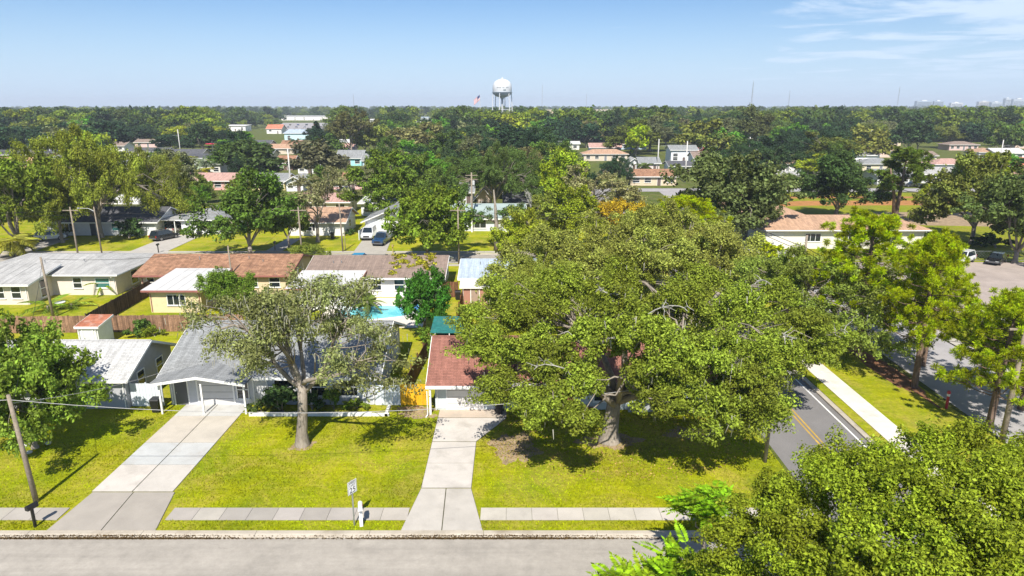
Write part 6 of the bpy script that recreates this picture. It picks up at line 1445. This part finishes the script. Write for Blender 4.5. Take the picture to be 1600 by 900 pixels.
# flag
fl_ = tag(empty('flagpole', ((752-800)/F_PX*540, 538, 0)), 'tall flagpole flying the stars and stripes left of the water tower', 'flag')
MB().tube([(0,0,-.5),(0,0,15),(0,0,31)], [.28,.2,.1], 8).build('pole', TW, fl_)
fm, t = new_mat('flag_cloth'); b_ = t.n('ShaderNodeBsdfPrincipled', _Roughness=.8); tcn = t.n('ShaderNodeTexCoord'); sp = t.n('ShaderNodeSeparateXYZ'); t.l(tcn.outputs['UV'], sp.inputs[0])
def mth(op, a, b=None):
    n = t.n('ShaderNodeMath', operation=op)
    for i, v in enumerate((a, b)):
        if v is None: continue
        if hasattr(v, 'is_output'): t.l(v, n.inputs[i])
        else: n.inputs[i].default_value = v
    return n.outputs[0]
stripe = mth('GREATER_THAN', mth('FRACT', mth('MULTIPLY', sp.outputs[1], 6.5)), .5); canton = mth('MULTIPLY', mth('LESS_THAN', sp.outputs[0], .42), mth('GREATER_THAN', sp.outputs[1], .46))
t.l(t.mix(t.mix((.45,.03,.05), (.75,.75,.75), stripe), (.03,.05,.16), canton), b_.inputs['Base Color']); t.out(b_.outputs[0])
nu, nv = 14, 8; FLW, FLH = 6.4, 3.9; vs = []
for j in range(nv+1):
    for i in range(nu+1):
        u, v = i/nu, j/nv; vs.append((-u*FLW*.74, .5*math.sin(u*7+v), 30.4 - (1-v)*FLH - u*FLW*.72 + .5*u*u))
fcs = [[j*(nu+1)+i, j*(nu+1)+i+1, (j+1)*(nu+1)+i+1, (j+1)*(nu+1)+i] for j in range(nv) for i in range(nu)]
fo = MB().add(vs, fcs).build('flag_cloth', fm, fl_, smooth=True); uvl = fo.data.uv_layers.new(name='UVMap')
for lp in fo.data.loops: i = lp.vertex_index; uvl.data[lp.index].uv = ((i % (nu+1))/nu, (i//(nu+1))/nv)
# red sign across the left road, radio masts, skyline blocks
rs_ = tag(empty('red_sign', (*P(334, 252), 0)), 'red oval sign on a post beside the left road', 'sign'); MB().tube([(0,0,0),(0,0,7)], .15, 6).build('post', M_METAL, rs_)
MB().lathe([(.4,-.2),(2.2,-.15),(2.5,0),(2.2,.15),(.4,.2)], 20).build('panel', plain('sign_red', (.55,.02,.05), .5), rs_, (0,0,7)); rs_.children[-1].rotation_euler = (PI/2, 0, 0) if rs_.children else (0,0,0)
for lab, px, d, h in [('thin radio mast right of the water tower', 847, 1900, 75), ('thin radio mast above the warehouses', 916, 2400, 60), ('thin radio mast near the far right towers', 1402, 2300, 80), ('thin mast at the middle right skyline', 1232, 2600, 75), ('thin mast above the ragged skyline tree', 1174, 1500, 70), ('faint mast over the left car park', 553, 2400, 60)]:
    x = (px-800)/F_PX*d*CP; root = tag(empty('radio_mast', (x, d, 0)), lab, 'mast'); mb = MB()
    for a in (0, 2.09, 4.19): mb.tube([(2.2*math.cos(a),2.2*math.sin(a),0),(.4*math.cos(a),.4*math.sin(a),h)], .32, 4)
    mb.build('lattice', plain('mast_grey', (.28,.29,.31), .6), root)
    MB().tube([(-1.8,0,h*.8),(1.8,0,h*.8)], .3, 4).tube([(0,0,h),(0,0,h+4)], .2, 4).build('antenna', plain('mast_grey', (.28,.29,.31), .6), root)
for i, (lab, px0, px1, d, h, c) in enumerate([('long hazy apartment block left of the far skyline group', 1430, 1455, 3300, 43, (.30,.36,.42)), ('second long hazy block of the far skyline', 1457, 1472, 3300, 43, (.30,.36,.42)), ('low white hazy block in the far skyline', 1484, 1502, 3500, 36, (.62,.62,.62)),
      ('beige hazy block right of the white skyline block', 1527, 1545, 3600, 42, (.48,.45,.42)), ('grey hazy block before the tallest skyline tower', 1547, 1563, 3400, 38, (.40,.44,.48)), ('tallest hazy tower on the right skyline', 1568, 1576, 3600, 58, (.42,.46,.5)), ('wide hazy tower block at the right edge of the skyline', 1580, 1600, 3600, 55, (.38,.42,.47))]):
    x0, x1 = [(p-800)/F_PX*d*CP for p in (px0, px1)]; w = x1-x0; root = tag(empty('tower_block', ((x0+x1)/2, d, 0)), lab, 'building')
    o = MB().box(-w/2,w/2,-10,10,-1,h).build('wall', M_WALLC, root); o.color = (*c, 1); MB().box(-w/6,w/6,-5,5,h,h+4).build('roof_house', M_WHITE, root)
    for k in range(max(3, int(h/7))): MB().box(-w/2+2,w/2-2,-10.2,-10.02,3+k*6,6+k*6).build('window_band', M_GLASS, root)
# ground litter and grass tufts
rg = np.random.default_rng(12)
def scatter_quads(pos, L, W, up, mat, name, label, cat, tint, tilt=.5):
    n = len(pos); nrm = unit(np.array([0, 0, up]) + rg.normal(size=(n, 3))*tilt); tt = unit(np.cross(nrm, rg.normal(size=(n, 3)))); b = np.cross(nrm, tt); s = rg.uniform(.6, 1.4, (n, 1))
    V = np.stack([pos-tt*L/2*s, pos-b*W/2*s, pos+tt*L/2*s, pos+b*W/2*s], 1)
    return tag(place(name, quads_mesh(name, V, rg.random((n, 2)), mat), None, color=tint), label, cat, kind='stuff')
n = 42000; x = rg.uniform(-62, 14, n); y = 30.70 + np.abs(rg.normal(size=n))*.11 - .10; keep = (rg.random(n) < np.clip(np.sin(x*.31+2)*.5 + .45, .12, 1)) ; p = np.stack([x, y, np.where(y > 30.75, .09, .03) + rg.random(n)*.03], 1)[keep]
scatter_quads(p, .07, .045, 1, M_LEAF, 'leaf_litter', 'dark brown leaf litter gathered in the gutter of the front street', 'litter', (.055,.034,.015))
def blades(n, fx, name, label, tint, h=.07):
    x, y = fx(n); k = np.ones(len(x), bool)
    for (a, b, c, d) in ((-24.7,-19.9,34,47.5), (-24.85,-19.1,31,34.2), (-5.4,-2.4,35,47.3), (-5.8,-1.7,31,34.4), (-5.55,-2.1,34,35.4), (-60,17,32.1,33.35), (-2.5,-.3,41.5,47.2)): k &= ~((x > a) & (x < b) & (y > c) & (y < d))
    x, y = x[k], y[k]; n = len(x); z = np.full(n, LZ); pc = np.clip(.5+.28*np.sin(x*.55+1.3*np.sin(y*.4))+.25*np.sin(y*.9+x*.21)+rg.normal(size=n)*.12, 0, 1); hh = h*(.6+.6*(1-pc))*rg.uniform(.4, 1.3, n); a = rg.uniform(0, 3.14, n); w = .022; lx, ly = rg.normal(size=n)*.05, rg.normal(size=n)*.05
    dx, dy = np.cos(a)*w, np.sin(a)*w
    V = np.stack([np.stack([x-dx, y-dy, z], 1), np.stack([x+dx, y+dy, z], 1), np.stack([x+lx+dx*.3, y+ly+dy*.3, z+hh], 1), np.stack([x+lx-dx*.3, y+ly-dy*.3, z+hh], 1)], 1)
    return tag(place(name, quads_mesh(name, V, np.stack([rg.random(n), pc], 1), M_LEAF), None, color=tint), label, 'grass', kind='stuff')
blades(95000, lambda n: (rg.uniform(-40, 17, n), 31.3 + 15*rg.random(n)**1.2), 'grass', 'short yellow-green grass blades of the front lawns', (.175,.185,.005))
n = 3000; a = rg.uniform(0, 6.28, n); r = np.sqrt(rg.random(n))*9; p = np.stack([7+r*np.cos(a), 41.5+r*np.sin(a)*.6, np.full(n, LZ+.03)], 1)
scatter_quads(p, .12, .07, 1, M_LEAF, 'leaf_litter', 'dry leaves scattered on the lawn under the big oak', 'litter', (.22,.15,.06))
# air
HAZE_DENSITY = 0.00019
if HAZE_DENSITY:
    hb = MB().box(-5450, 5450, -450, 7650, -1.5, 95).build('haze', None); hb['kind'] = 'stuff'; hb['label'] = 'thin blue haze of the air over the suburb'; hb['category'] = 'haze'
    hm = bpy.data.materials.new('haze'); hm.use_nodes = True; nt = hm.node_tree; nt.nodes.clear(); pv_ = nt.nodes.new('ShaderNodeVolumePrincipled'); ou = nt.nodes.new('ShaderNodeOutputMaterial')
    pv_.inputs['Color'].default_value = (.80,.88,1,1); pv_.inputs['Density'].default_value = HAZE_DENSITY; pv_.inputs['Anisotropy'].default_value = .0
    nt.links.new(pv_.outputs[0], ou.inputs['Volume']); hb.data.materials.append(hm)
